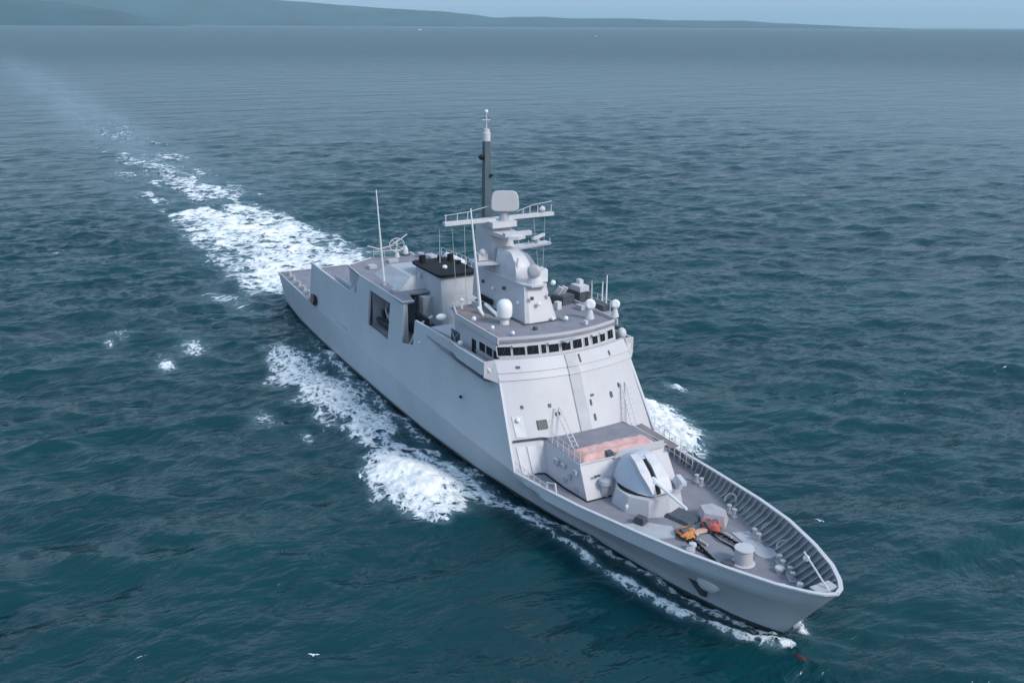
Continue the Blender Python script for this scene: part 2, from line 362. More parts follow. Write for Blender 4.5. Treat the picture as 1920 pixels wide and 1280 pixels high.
def den_wake(x, y):
    s = np.clip(-x-88, 0, 2000)
    cy = 2.0+np.interp(s, [0, 60, 120, 300], [.8, .3, .5, 1.5])
    hw = np.interp(s, [0, 10, 30, 60, 100, 150, 220, 400, 700], [6.5, 10.5, 11.5, 10.5, 10.5, 11, 12, 13, 14])
    st = fbm(x/9, (y-cy)/2.4, 4, 3)-.5
    u = (y-cy)/hw+st*.55
    prof = np.interp(s, [0, 3, 14, 30, 50, 75, 105, 150, 220, 330], [.82, .9, .84, .78, .75, .72, .64, .54, .36, .1])
    body = prof*sstep(1.15, .55, np.abs(u))*np.interp(s, [0, 25, 60], [1, 1, .55])+prof*sstep(1.15, .6, np.abs(u))*np.interp(s, [0, 25, 60], [0, 0, .9])*fbm(x/13+3, (y-cy)/4, 3, 15)
    left = np.interp(s, [0, 20, 60, 140, 260], [.5, .6, .66, .55, 0])*np.exp(-((u+.82)/.30)**2)*(.5+.9*fbm(x/7, y/2.5, 4, 6))
    right = np.interp(s, [0, 20, 60, 110, 200], [.85, .78, .62, .4, 0])*np.exp(-((u-.85)/.25)**2)
    holes = sstep(15, 70, s)*.75*sstep(.55, .38, fbm(x/17, (y-cy)/5.5, 3, 27))
    d = np.maximum.reduce([body, left, right])*(1-holes)
    side = .5*sstep(0, 6, polydist(x, y, [(-82, -8), (-95, -7), (-108, -10), (-100, -18), (-86, -15)])+3*(fbm(x/3, y/3, 3, 2)-.5))
    return np.maximum(d, side)*sstep(-86.6, -88.2, np.where(side > d, x-5, x))
def den_all(x, y):
    o = np.zeros_like(x)
    for f, (a, b, c, d) in ((den_star, (-90, 4, -32, -1)), (den_port, (-80, 4, 0, 24)), (den_wake, (-420, -84, -32, 34))):
        k = (x > a) & (x < b) & (y > c) & (y < d); o[k] = np.maximum(o[k], f(x[k], y[k]))
    return o

# ------------------------------------------------------------------ the sea: one sheet, fine round the ship and coarser outwards
def axis(lo, hi, step, far, nlo, nhi):
    """even spacing between lo and hi, then cells that grow steadily out to the horizon"""
    def out(n):
        a, b = 1.0001, 1.3
        for _ in range(60):
            q = (a+b)/2
            if step*q*(q**n-1)/(q-1) > far: b = q
            else: a = q
        return np.cumsum(step*q**np.arange(1, n+1))
    return np.concatenate([lo-out(nlo)[::-1], np.arange(lo, hi, step), hi+out(nhi)])
ax = axis(-150, 42, .42, 90000, 460, 60); ay = axis(-50, 60, .42, 90000, 60, 460)
X, Y = np.meshgrid(ax, ay); SP = np.maximum(np.gradient(ax)[None, :], np.gradient(ay)[:, None])
Z = seah(X, Y, SP)
AER = np.zeros_like(X); k = (X > -900) & (X < 6) & (np.abs(Y) < 60)
AER[k] = np.clip(.55*den_all(X[k], Y[k]), 0, .8)
s_ = np.clip(-X-88, 0, 3000); wkb = np.exp(-((Y-3.5)/(12+.008*s_))**2)*np.interp(s_, [0, 1, 300, 700, 1500], [0, .2, .34, .22, 0])
AER = np.maximum(AER, wkb*(.4+1.0*fbm(X/40, Y/5, 3, 12)))
water = gridmesh('water', X, Y, Z, 'water', attr={'aer': AER, 'calm': calm(X, Y)}); water['kind'] = 'structure'

def foam_obj(name, fn, bx, step, label, thick, mat='foam'):
    x = np.arange(bx[0], bx[1], step[0]); y = np.arange(bx[2], bx[3], step[1]); X, Y = np.meshgrid(x, y)
    d = fn(X, Y); d = np.clip(d, 0, 1.3)
    z = seah(X, Y, np.full_like(X, .42))+.03+thick*np.clip(d-.35, 0, 1)*(.35+1.3*fbm(X/.9, Y/.9, 4, 21))
    z += thick*1.6*np.clip(d-.5, 0, 1)*(fbm(X/.45, Y/.45, 3, 23)-.4)
    o = gridmesh(name, X, Y, z, mat, keep=d > .06, attr={'den': d}); o['kind'] = 'stuff'; o['label'] = label; o['category'] = 'sea foam'
    return o
foam_obj('bow_wave_foam', den_star, (-90, 3.5, -32, -.2), (.2, .14), 'white broken bow wave and foam along the near side of the grey ship', .34)
foam_obj('bow_wave_foam', den_port, (-78, 3.5, .2, 24), (.25, .18), 'white foam thrown out on the far side of the grey ship', .55)
foam_obj('wake_foam', den_wake, (-420, -85, -30, 32), (.5, .3), 'long white streaked wake trailing behind the stern of the ship', .35, 'wakefoam')

# ------------------------------------------------------------------ SHIP
ship = empty('patrol_ship', (0, 0, 0), 'large grey naval patrol ship steaming towards the lower right, white wake behind', 'ship')
S = ship
# ---- hull
CX = [-88.5, -80, -70, -60, -50, -40, -30, -22, -18, -14, -8, -4.4, -1, 1.5, 3.0, 3.8, 4.06]
CY = [6.55, 6.85, 6.95, 6.95, 6.95, 6.95, 6.95, 6.9, 6.6, 6.15, 5.2, 4.45, 3.35, 2.3, 1.35, .62, .0]
CZ = [4.5, 4.4, 4.05, 3.8, 3.4, 3.2, 3.15, 3.35, 3.65, 3.95, 4.5, 4.78, 4.97, 5.07, 5.12, 5.14, 5.15]
# parameter u joins waterline stations with rail stations
UC = [-88.5, -30, -22, -18, -13, -8, -4.4, -1, 1.5, 3.0, 3.8, 4.06]
UW = [-88.5, -30, -22, -18.5, -14.5, -10.5, -7.4, -4.4, -2.2, -.9, -.25, 0]
def section(xc, side, t):
    """point on the hull: t 0 = waterline, 1 = rail, <0 below water"""
    xw = interp(xc, UC, UW); yw = interp(xw, WLX, WLY); yc = interp(xc, CX, CY); zc = interp(xc, CX, CZ)
    if xc > 4.0: yw = 0
    if t < 0:
        return (xw+(-.9 if xc > -1 else 0)*-t, side*max(0, yw*(1+.45*t)), 3.0*t)
    fw = min(1, max(0, (xc+24)/6.0))                                     # bulwark knuckle only forward
    tk = 1-.22*fw
    k = min(1, t/tk); kk = k**(1.0+.45*fw)
    y = yw+(yc+.10*fw-yw)*kk
    if t > tk: y = yc+.10*fw*(1-(t-tk)/(1-tk+1e-9))
    if xc > 4.0: y = 0
    return (xw+(xc-xw)*t, side*y, zc*t)
TS = [-1, -.5, -.15, 0, .15, .3, .45, .6, .7, .78, .86, 1.0]
xs = sorted(set(list(np.linspace(-88.5, -24, 40))+list(np.linspace(-24, 0, 34))+list(np.linspace(0, 4.06, 20))))
mb = MB()
for side in (-1, 1): mb.loft([[section(x, side, t) for t in TS] for x in xs], closed=False)
a = [section(xs[0], -1, t) for t in TS]; b = [section(xs[0], 1, t) for t in TS]
mb.loft([a, b], closed=False)
hull = mb.obj('hull', 'hull', S, smooth=True)
# boot top: darker band at the waterline, 3 mm proud
mb = MB()
for side in (-1, 1):
    rr = []
    for x in xs:
        r = []
        for t in (-.12, 0, .07): p = section(x, side, t); r.append((p[0], p[1]+side*.012, p[2]))
        rr.append(r)
    mb.loft(rr, closed=False)
mb.obj('boot_topping', 'dark', hull, smooth=True)
# ---- forecastle bulwark: inner wall and rail cap
DZ = 2.9
def inner(x, side, z):
    zc = interp(x, CX, CZ); t = z/zc; p = section(x, side, t)
    return (p[0]-(.12 if x > 2.5 else 0), side*max(0, abs(p[1])-.14), z)
bx = [x for x in np.linspace(-21.5, 3.9, 90)]
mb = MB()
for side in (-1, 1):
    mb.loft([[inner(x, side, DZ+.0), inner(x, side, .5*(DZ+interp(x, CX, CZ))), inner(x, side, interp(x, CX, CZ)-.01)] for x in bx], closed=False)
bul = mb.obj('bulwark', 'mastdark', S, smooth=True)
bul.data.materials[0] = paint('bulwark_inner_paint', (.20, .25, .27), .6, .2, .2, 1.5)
path = [section(x, -1, 1) for x in np.linspace(-22, 4.05, 80)]+[section(x, 1, 1) for x in np.linspace(4.05, -22, 80)]
def railcap(path, wd, th, name, mat, parent):
    rings = []
    for i, p in enumerate(path):
        a = Vector(path[max(i-1, 0)]); b = Vector(path[min(i+1, len(path)-1)]); d = (b-a); d.z = 0; d.normalize(); n = Vector((-d.y, d.x, 0))
        p = Vector(p)-n*-.0
        rings.append([p-n*.06+Vector((0, 0, th)), p+n*(wd-.06)+Vector((0, 0, th)), p+n*(wd-.06)-Vector((0, 0, .03)), p-n*.06-Vector((0, 0, .03))])
    return MB().loft(rings).obj(name, mat, parent, smooth=False)
railcap(path, .26, .07, 'rail_cap', 'light', bul)
# frames inside the bulwark, one by one
base = None
for side in (-1, 1):
    for i, x in enumerate(np.linspace(-18.5, 3.0, 34)):
        zc = interp(x, CX, CZ)
        rr = []
        for z in np.linspace(DZ, zc-.03, 4):
            p = Vector(inner(x, side, z)); q = Vector(inner(x+.35, side, z)); d = (q-p).normalized(); n = Vector((-d.y, d.x, 0)); n = n if n.y*side < 0 else -n
            wdt = .34*(1-.55*(z-DZ)/(zc-DZ))
            rr.append([p-d*.035-n*.03, p+d*.035-n*.03, p+d*.035+n*wdt, p-d*.035+n*wdt])
        MB().loft(rr).obj('bulwark_frame', 'grey', bul)
# ---- decks
def deckpoly(x0, x1, n, yf, z, name, mat, inset=.12):
    xs_ = np.linspace(x0, x1, n); v = []
    rr = [[(x, -yf(x)+inset, z), (x, yf(x)-inset, z)] for x in xs_]
    mb = MB(); mb.loft([[p[0], p[1], (p[1][0], p[1][1], z-.1), (p[0][0], p[0][1], z-.1)] for p in rr])
    return mb.obj(name, mat, S)
ys_deck = [(inner(x, 1, DZ)[0], inner(x, 1, DZ)[1]) for x in np.linspace(-23, 4.0, 60)]
dx_ = [p[0] for p in ys_deck]; dy_ = [p[1] for p in ys_deck]
fdeck = deckpoly(-23.5, dx_[-1]-.02, 70, lambda x: interp(x, dx_, dy_)+.06, DZ, 'foredeck', 'deck', 0)
deckpoly(-88.4, -60, 30, lambda x: interp(x, CX, CY), 4.38, 'flight_deck', 'deck', .05)
# light edge of the stern deck
pth = [(x, -interp(x, CX, CY)+.02, interp(x, CX, CZ)+.02) for x in np.linspace(-74, -88.4, 20)]+[(-88.4, y, 4.5) for y in np.linspace(-6.4, 6.4, 10)]+[(x, interp(x, CX, CY)-.02, interp(x, CX, CZ)+.02) for x in np.linspace(-88.4, -74, 20)]
MB().tube(pth, .07, 6).obj('deck_edge_rail', 'light', S)

# ---- side walls above the knuckle (with real openings)
def ywall(x, z, top=None):
    zk = interp(x, CX, CZ); y0 = interp(x, CX, CY)
    return y0-.105*(z-zk)
def side_wall(side):
    mb = MB(); T = .22
    def panel(x0, x1, zb0, zb1, zt0, zt1, nx=3):
        # thick wall piece between x0 < x1
        rings = []
        for i in range(nx+1):
            f = i/nx; x = x0+(x1-x0)*f; zb = zb0+(zb1-zb0)*f if zb0 is not None else interp(x, CX, CZ)
            zt = zt0+(zt1-zt0)*f
            zm = (zb+zt)/2
            rings.append([(x, side*ywall(x, zb), zb), (x, side*ywall(x, zm), zm), (x, side*ywall(x, zt), zt),
                          (x, side*(ywall(x, zt)-T), zt), (x, side*(ywall(x, zm)-T), zm), (x, side*(ywall(x, zb)-T), zb)])
        mb.loft(rings)
    panel(-73.6, -60.4, None, 0, 8.95, 8.6)
    panel(-60.4, -58.6, None, 0, 8.6, 9.6)
    panel(-58.6, -58.0, None, 0, 8.9, 8.9)
    panel(-58.0, -57.4, None, 0, 10.0, 10.9)
    panel(-57.4, -54.2, None, 0, 10.9, 10.9)
    panel(-54.2, -48.6, None, 0, 6.45, 6.35)
    panel(-54.2, -48.6, 10.15, 10.1, 10.9, 10.9)
    panel(-48.6, -45.3, None, 0, 10.9, 10.7)
    panel(-45.3, -42.5, None, 0, 7.0, 7.6)
    panel(-42.5, -31.0, None, 0, 10.0, 10.3, 6)
    # forward piece up to the raked front edge
    def xf(z): return -22.0-.60*(z-3.35)
    rings = []
    for f in (0, .35, .7, 1.0):
        r_o = []; r_i = []
        for z in (3.3, 5.3, 7.5, 9.4, 10.3):
            x = -31.0+(xf(z)+31.0)*f; zz = z if z > 3.31 else interp(x, CX, CZ)
            y = ywall(x, zz); r_o.append((x, side*y, zz)); r_i.append((x, side*(y-T), zz))
        rings.append(r_o+r_i[::-1])
    mb.loft(rings)
    return mb.obj('side_wall', 'hull', S)
side_wall(-1); side_wall(1)
# ---- bridge wings
for side in (-1, 1):
    mb = MB()
    pts = lambda x, yo, z0, z1: [(x, side*6.1, z0), (x, side*yo, z0+.12), (x, side*(yo+.05), z1), (x, side*(yo-.12), z1), (x, side*(yo-.15), z0+.3), (x, side*6.0, z0+.3)]
    mb.loft([pts(-35.0, 6.32, 9.6, 10.35), pts(-31.8, 7.0, 9.55, 10.75), pts(-27.2, 7.08, 9.55, 10.87), pts(-26.6, 7.08, 9.65, 10.87)])
    wing = mb.obj('bridge_wing', 'hull', S)
    # front facet of the wing
    MB().loft([[(-26.58, side*7.13, 9.62), (-26.58, side*7.13, 10.90), (-26.75, side*7.13, 10.90), (-26.75, side*7.13, 9.62)],
               [(-25.55, side*6.2, 9.3), (-26.45, side*6.2, 10.9), (-26.75, side*6.2, 10.9), (-26.0, side*6.2, 9.3)]]).obj('wing_front', 'super', wing)
# ---- raked front of the superstructure (arc in plan)
def arc(yy, xc, xe, ye): return xc+(xe-xc)*abs(yy/ye)**2.0
LV = [(2.9, -21.3, -22.0, 6.62), (5.3, -22.55, -23.35, 6.58), (9.45, -24.55, -25.7, 6.24), (9.5, -24.48, -25.62, 6.24), (10.0, -24.85, -26.0, 6.22), (10.04, -24.78, -25.93, 6.22), (10.9, -25.42, -26.6, 6.15)]
ysf = np.linspace(-1, 1, 25)
mb = MB(); rings = []
for z, xc, xe, ye in LV: rings.append([(arc(f*ye, xc, xe, ye), f*ye, z) for f in ysf])
mb.loft(rings, closed=False)
mb.loft([[(arc(f*6.15, -25.42, -26.6, 6.15), f*6.15, 10.9) for f in ysf], [(arc(f*6.15, -25.42, -26.6, 6.15)-.35, f*6.15, 10.9) for f in ysf]], closed=False)
front = mb.obj('front_wall', 'super', S, smooth=True)
# central vertical casing on the front
mb = MB()
mb.loft([[(arc(y, xc, xe, ye)+o, y, z) for y, o in ((-.55, .02), (-.5, .09), (.5, .09), (.55, .02))] for z, xc, xe, ye in LV[1:]], closed=False)
mb.obj('cable_trunk', 'grey', front)

# ---- wheelhouse above z 10.9
WH = lambda f, z: (arc(f*5.55, -25.75-.25*(z-10.9), -26.95-.25*(z-10.9), 5.55), f*5.55, z)
def wh_ring(z, y=5.55, fx=0):
    fr = [WH(f, z) for f in ysf]; fr = [(p[0]+fx, p[1]*y/5.55, z) for p in fr]
    return fr+[(-34.6, y, z), (-37.6, y-1.1, z), (-37.6, -y+1.1, z), (-34.6, -y, z)]
mb = MB(); mb.loft([wh_ring(8.6), wh_ring(10.95), wh_ring(12.15)])
house = mb.obj('wheelhouse', 'super', S)
mb = MB(); mb.loft([wh_ring(12.15, 5.72, .16), wh_ring(12.34, 5.72, .16)])
roof = mb.obj('wheelhouse_roof', 'deck', S)
# parapet round the roof
rg = wh_ring(12.34, 5.70, .14)
fr_ = rg[:25]
mb = MB()
mb.loft([[(p[0]-.00, p[1], 12.10), (p[0]-.03, p[1], 12.56), (p[0]-.11, p[1]*.985, 12.56), (p[0]-.11, p[1]*.985, 12.10)] for p in fr_])
mb.loft([[(x, -5.74, 12.10), (x, -5.72, 12.62), (x, -5.6, 12.62), (x, -5.6, 12.1)] for x in (-26.95, -30, -34.6)])
mb.loft([[(x, 5.74, 12.10), (x, 5.72, 12.62), (x, 5.6, 12.62), (x, 5.6, 12.1)] for x in (-26.95, -30, -34.6)])
mb.loft([[(-34.6, -5.74, 12.1), (-34.6, -5.72, 12.62), (-34.6, -5.6, 12.62), (-34.6, -5.6, 12.1)], [(-37.6, -4.7, 12.1), (-37.6, -4.65, 12.62), (-37.55, -4.5, 12.62), (-37.55, -4.5, 12.1)]])
mb.obj('parapet', 'super', roof)
MB().box((-35.0, -4.0, 12.36), (4.6, 2.2, .02)).obj('worn_deck_patch', 'deckbrown', roof)
# port sponson on the roof deck
MB().prism([(-28.6, 5.7), (-29.0, 6.9), (-32.6, 7.4), (-34.5, 6.8), (-34.6, 5.7)], 11.9, 12.3).obj('sponson', 'grey', roof)
# front windows, each with frame, and an eyebrow visor on some
def window_at(y0, y1, z0, z1, parent, visor=False):
    def P(y, z, o):
        f = y/5.55; p = WH(f, z); return (p[0]+o, p[1], z)
    fr = MB()
    g = .05
    for (a, b, c, d) in ((y0-g, y1+g, z0-g, z0), (y0-g, y1+g, z1, z1+g), (y0-g, y0, z0, z1), (y1, y1+g, z0, z1)):
        fr.loft([[P(a, c, .0), P(a, d, .0), P(a, d, .05), P(a, c, .05)], [P(b, c, .0), P(b, d, .0), P(b, d, .05), P(b, c, .05)]])
    wn = fr.obj('window', 'light', parent)
    MB().loft([[P(y0, z0, .004), P(y0, z1, .004), P(y0, z1, .03), P(y0, z0, .03)], [P(y1, z0, .004), P(y1, z1, .004), P(y1, z1, .03), P(y1, z0, .03)]]).obj('pane', 'glass', wn)
    MB().tube([P((y0+y1)/2+.15, z1+.03, .07), P((y0+y1)/2-.1, z0+.2, .07)], .02, 4).obj('wiper', 'dark', wn)
    if visor:
        MB().loft([[P(y0-.08, z1+.08, .0), P(y1+.08, z1+.08, .0), P(y1+.08, z1+.02, .34), P(y0-.08, z1+.02, .34)],
                   [P(y0-.08, z1+.12, .0), P(y1+.08, z1+.12, .0), P(y1+.08, z1+.06, .36), P(y0-.08, z1+.06, .36)]]).obj('visor', 'light', wn)
wins = [(-5.18, 1.0, 0), (-4.05, .95, 1), (-2.95, .95, 0), (-2.05, .42, 0), (-1.18, .9, 1), (-.05, .85, 1), (1.05, .9, 0), (2.0, .42, 0), (2.95, .62, 1), (3.85, .62, 1), (4.85, .7, 0)]
for yc, wd, vis in wins: window_at(yc-wd/2, yc+wd/2, 11.08, 11.78, house, vis)
# awning-like raised visor next to the middle
MB().loft([[(-25.75, -.55, 11.95), (-25.75, .4, 12.0), (-25.1, .4, 12.25), (-25.1, -.4, 11.9)], [(-25.75, -.55, 12.0), (-25.75, .4, 12.05), (-25.1, .4, 12.3), (-25.1, -.4, 11.95)]]).obj('visor', 'grey', house)
# starboard / port side windows, door, braced opening
for side in (-1, 1):
    for xa, xb in ((-30.4, -29.4), (-29.15, -28.15), (-27.9, -27.15)):
        f = MB().box(((xa+xb)/2, side*5.57, 10.98), (xb-xa+.1, .04, .85)).obj('window', 'light', house)
        MB().box(((xa+xb)/2, side*5.59, 10.98), (xb-xa, .05, .72)).obj('pane', 'glass', f)
    d = MB().box((-31.5, side*5.56, 10.3), (.75, .06, 1.75)).obj('door', 'black', house)
    MB().box((-31.15, side*5.61, 10.3), (.05, .05, .2)).obj('handle', 'light', d)
    r = MB().box((-35.1, side*5.57, 10.2), (1.7, .04, 1.5), 0).obj('recess', 'dark', house)
    MB().tube([(-35.9, side*5.62, 9.5), (-34.4, side*5.62, 10.9)], .04, 5).tube([(-35.9, side*5.62, 10.9), (-34.4, side*5.62, 9.5)], .04, 5).obj('brace', 'grey', r)
# wing deck
for side in (-1, 1):
    MB().prism([(-26.4, side*5.5), (-26.4, side*7.0), (-31.8, side*6.95), (-42.3, side*6.1), (-42.3, side*5.0), (-38, side*4.5)], 9.25, 9.35).obj('bridge_deck', 'deck', S)
# ---- block under the bridge, well deck, boat bays
mb = MB(); mb.loft([[(x, y, z) for x, y in ((-42.3, -6.1), (-27, -6.1), (-27, 6.1), (-42.3, 6.1))] for z in (3.0, 9.2)])
mb.obj('deckhouse', 'super', S)
MB().prism([(-62, -6.2), (-42, -6.2), (-42, 6.2), (-62, 6.2)], 6.2, 6.45).obj('boat_deck', 'deck', S)
mb = MB(); mb.prism([(-57, -3.3), (-47.3, -3.3), (-47.3, 3.3), (-57, 3.3)], 6.45, 10.6); mb.obj('engine_casing', 'grey', S)
# hangar
mb = MB(); mb.loft([[(-64.2, -2.2, z), (-62.2, -5.6, z), (-57.2, -5.95, z), (-54.3, -5.95, z), (-54.3, 5.95, z), (-57.2, 5.95, z), (-62.2, 5.6, z), (-64.2, 2.2, z)] for z in (4.4, 10.75)])
hangar = mb.obj('hangar', 'grey', S)
mb = MB(); mb.prism([(-64.4, -2.2), (-62.2, -5.75), (-57.2, -6.15), (-48.6, -6.15), (-45.5, -6.2), (-45.5, -5.0), (-48.2, -4.4), (-48.2, 4.4), (-45.5, 5.0), (-45.5, 6.2), (-48.6, 6.15), (-57.2, 6.15), (-62.2, 5.75), (-64.4, 2.2)], 10.76, 10.93)
hroof = mb.obj('hangar_roof', 'deck', S)
MB().box((-64.32, 0, 7.0), (.12, 3.6, 4.6)).obj('hangar_door', 'light', hangar)
mb = MB(); mb.tube([(-64.4, -2.2, 10.98), (-62.2, -5.75, 10.98), (-57.2, -6.15, 10.98), (-48.6, -6.15, 10.98), (-45.5, -6.2, 10.98), (-45.5, -5.0, 10.98)], .07, 6); mb.obj('roof_edge', 'light', hroof)
# casing top behind the funnel
mb = MB(); mb.prism([(-57.6, -4.5), (-49.5, -4.9), (-49.5, 4.9), (-57.6, 4.5)], 10.93, 12.0, [(-56.5, -3.2), (-50.5, -3.2), (-50.5, 3.2), (-56.5, 3.2)])
mb.obj('casing', 'grey', S)
# pillar between the boat openings
for side in (-1, 1):
    MB().box((-43.9, side*4.9, 8.2), (2.8, .3, 3.5)).obj('boat_bay_shade_wall', 'black', S)  # black sheet added to paint the shade inside the opening
    MB().box((-44.0, side*5.4, 7.0), (1.2, .6, .9)).obj('locker', 'light', S)
    MB().tube([(-45.0, side*6.0, 6.6), (-43.2, side*5.2, 9.4)], .1, 6).obj('brace', 'grey', S)
    MB().prism([(-48.6, side*6.2), (-46.0, side*6.25), (-45.7, side*6.1), (-45.7, side*5.6), (-48.6, side*5.2)], 6.45, 10.75).obj('boat_bay_pillar', 'hull', S)
    MB().box((-51.4, side*3.6, 8.4), (5.8, .2, 4.2)).obj('boat_bay_shade_wall', 'dark', S)  # back of the bay coloured dark to stand for its shade
# ---- funnel
def fun_ring(z, x0, x1, y, c=.9):
    return [(x0+c, -y, z), (x1-c, -y, z), (x1-c*.3, -y+.3*c, z), (x1, -y+c, z), (x1, y-c, z), (x1-c*.3, y-.3*c, z), (x1-c, y, z), (x0+c, y, z), (x0, y-c, z), (x0, -y+c, z)]
mb = MB(); mb.loft([fun_ring(6.45, -52.6, -44.3, 2.55, .7), fun_ring(9, -52.6, -45.0, 2.35, .7), fun_ring(12.75, -52.6, -46.3, 1.95, .6)])
funnel = mb.obj('funnel', 'grey', S, smooth=True)
mb = MB(); mb.loft([fun_ring(12.72, -53.0, -45.9, 2.1, .5), fun_ring(13.0, -53.1, -45.9, 2.2, .5)]); cap = mb.obj('funnel_cap', 'black', funnel)
for x, y, r, h in ((-51.7, -1.4, .34, .75), (-51.2, 1.5, .32, .7), (-51.9, .6, .22, .5), (-49.6, 1.7, .25, .35), (-47.6, 1.6, .2, .3)):
    MB().lathe((x, y, 13.0), [(r, 0), (r, h), (r*.82, h), (r*.8, .1)], 12).obj('exhaust_pipe', 'black', cap)
MB().ball((-48.2, -.5, 13.2), .26, sz=.8).obj('white_dome', 'white', funnel)
MB().tube([(-50.4, -2.6, 7.3), (-50.4, -2.3, 12.4)], .13, 6).obj('drain_pipe', 'light', funnel)
MB().tube([(-45.3, -2.1, 7.4), (-45.4, -1.9, 9.4), (-45.9, -1.6, 10.6)], .09, 6).obj('drain_pipe', 'light', funnel)
MB().tube([(-43.9, -1.0, 7.0), (-44.3, -.9, 8.6)], .16, 6).obj('drain_pipe', 'light', funnel)
MB().tube([(-50.9, .2, 13.0), (-50.9, .2, 16.4)], .05, 5, .02).obj('whip_antenna', 'light', funnel)

# ---- whips on the roof
def whip(base, top, r, par=S):
    o = MB().tube([base, top], r, 6, r*.45).obj('whip_antenna', 'white', par, smooth=True)
    MB().lathe(base, [(.22, -.1), (.22, .12), (.12, .3), (.1, .5)], 10).obj('antenna_base', 'grey', o)
whip((-52.2, -5.4, 10.95), (-52.6, -5.75, 20.6), .12)
whip((-34.6, -3.35, 12.4), (-34.7, -4.2, 21.5), .14)
whip((-30.7, 7.0, 12.35), (-30.75, 7.05, 15.4), .09); whip((-31.6, 7.15, 12.35), (-31.6, 7.2, 14.6), .09)
whip((-32.4, 6.6, 12.35), (-32.4, 6.6, 14.2), .06); whip((-33.2, 7.1, 12.35), (-33.2, 7.1, 14.4), .05)

# ---- mast
mast = MB().loft([[(x, y, 12.34) for x, y in ((-38.4, -1.75), (-30.0, -1.55), (-29.8, -1.2), (-29.8, 1.2), (-30.0, 1.55), (-38.4, 1.75))],
                  [(x, y, 15.25) for x, y in ((-39.2, -1.55), (-31.1, -1.05), (-31.0, -.8), (-31.0, .8), (-31.1, 1.05), (-39.2, 1.55))]]).obj('mast', 'super', S)
MB().box((-34.2, 0, 12.37), (9.2, 3.7, .06)).obj('mast_foot', 'dark', mast)
MB().prism([(-39.6, -1.6), (-31.4, -1.15), (-30.4, -.7), (-30.3, .7), (-31.4, 1.15), (-39.6, 1.6)], 15.27, 15.42).obj('director_platform', 'light', mast)
tower = MB().loft([[(-40.1, -1.45, 12.4), (-36.0, -1.45, 12.4), (-36.0, 1.45, 12.4), (-40.1, 1.45, 12.4)], [(-40.1, -1.2, 15.4), (-36.3, -1.2, 15.4), (-36.3, 1.2, 15.4), (-40.1, 1.2, 15.4)], [(-40.2, -1.0, 19.2), (-37.3, -1.0, 19.2), (-37.3, 1.0, 19.2), (-40.2, 1.0, 19.2)]]).obj('mast_tower', 'super', mast)
# rounded canvas-shaped radome house in front of the tower
mb = MB(); rings = []
for z, x0, x1, y in ((15.4, -36.3, -33.2, 1.1), (16.0, -36.3, -33.1, 1.1), (16.7, -36.3, -33.5, .95), (17.3, -36.4, -34.3, .8), (17.5, -36.5, -35.0, .6)):
    rings.append([(x0, -y, z), (x1+.7, -y, z), (x1+.15, -y*.75, z), (x1, -y*.3, z), (x1, y*.3, z), (x1+.15, y*.75, z), (x1+.7, y, z), (x0, y, z)])
rings = [[(min(p[0], 0), p[1], p[2]) for p in r] for r in rings]
mb.loft([[(p[0] if i in (0, 7) else p[0]-.0, p[1], p[2]) for i, p in enumerate(r)] for r in rings]); mb.obj('equipment_housing', 'light', mast, smooth=True)
MB().loft([[(-37.9, -2.9, 16.2), (-36.0, -2.9, 16.2), (-35.4, -1.1, 16.2), (-38.4, -1.1, 16.2)], [(-37.9, -2.9, 16.36), (-36.0, -2.9, 16.36), (-35.4, -1.1, 16.36), (-38.4, -1.1, 16.36)]]).obj('side_platform', 'light', mast)
MB().box((-37, -2.1, 16.75), (.9, .9, .6)).ball((-36.7, -2.1, 17.15), .32).obj('sensor', 'light', mast)
# platforms and radars
pl = MB().prism([(-37.4, -1.1), (-34.4, -.8), (-34.0, 0), (-34.4, .9), (-37.4, 1.1)], 18.55, 18.85).obj('radar_platform', 'light', mast)
MB().box((-34.6, .2, 18.98), (.5, 2.6, .34)).obj('radar_antenna', 'light', pl)
MB().lathe((-35.1, .2, 18.5), [(.3, .3), (.3, .6)], 10).obj('radar_mount', 'grey', pl)
pl = MB().loft([[(-37.6, .6, 17.05), (-36.4, .6, 17.05), (-36.3, .6, 17.3), (-37.7, .6, 17.3)], [(-37.5, 4.8, 17.2), (-36.6, 4.8, 17.2), (-36.5, 4.8, 17.4), (-37.6, 4.8, 17.4)]]).obj('radar_platform', 'light', mast)
MB().lathe((-37.0, 3.6, 17.35), [(.22, 0), (.2, .45)], 10).obj('radar_mount', 'grey', pl)
MB().box((-37.0, 3.7, 17.95), (.25, 2.3, .24), .6).obj('radar_antenna', 'light', pl)
for y in (1.4, 2.4, 4.6): MB().tube([(-36.5, y, 17.3), (-36.5, y, 17.85)], .03, 4).obj('rail_post', 'light', pl)
yard = MB().box((-37.6, -2.9, 19.78), (.55, 4.9, .30), .0).box((-37.6, 3.2, 19.82), (.55, 4.6, .30)).box((-37.8, 0, 19.45), (2.6, 2.4, .5), 0, 1.0).obj('yardarm', 'light', mast)
for y in (-5.2, -4.1, -3.1, 2.4, 3.1, 3.9, 4.6, 5.3):
    MB().tube([(-37.6, y, 19.9), (-37.6, y+.05, 20.5+.25*random.random())], .045, 5).obj('aerial', 'light', yard)
MB().tube([(-37.6, -5.3, 20.5), (-37.6, -3.0, 20.65), (-37.6, -1.0, 21.0)], .035, 4).obj('signal_wire', 'light', yard)
MB().tube([(-37.6, 1.8, 20.3), (-37.6, 3.4, 20.75), (-37.6, 5.4, 20.95)], .035, 4).obj('signal_wire', 'light', yard)
MB().lathe((-37.6, 4.4, 20.3), [(.02, -.3), (.28, -.1), (.3, .05), (.05, .3)], 10).obj('lamp', 'light', yard)
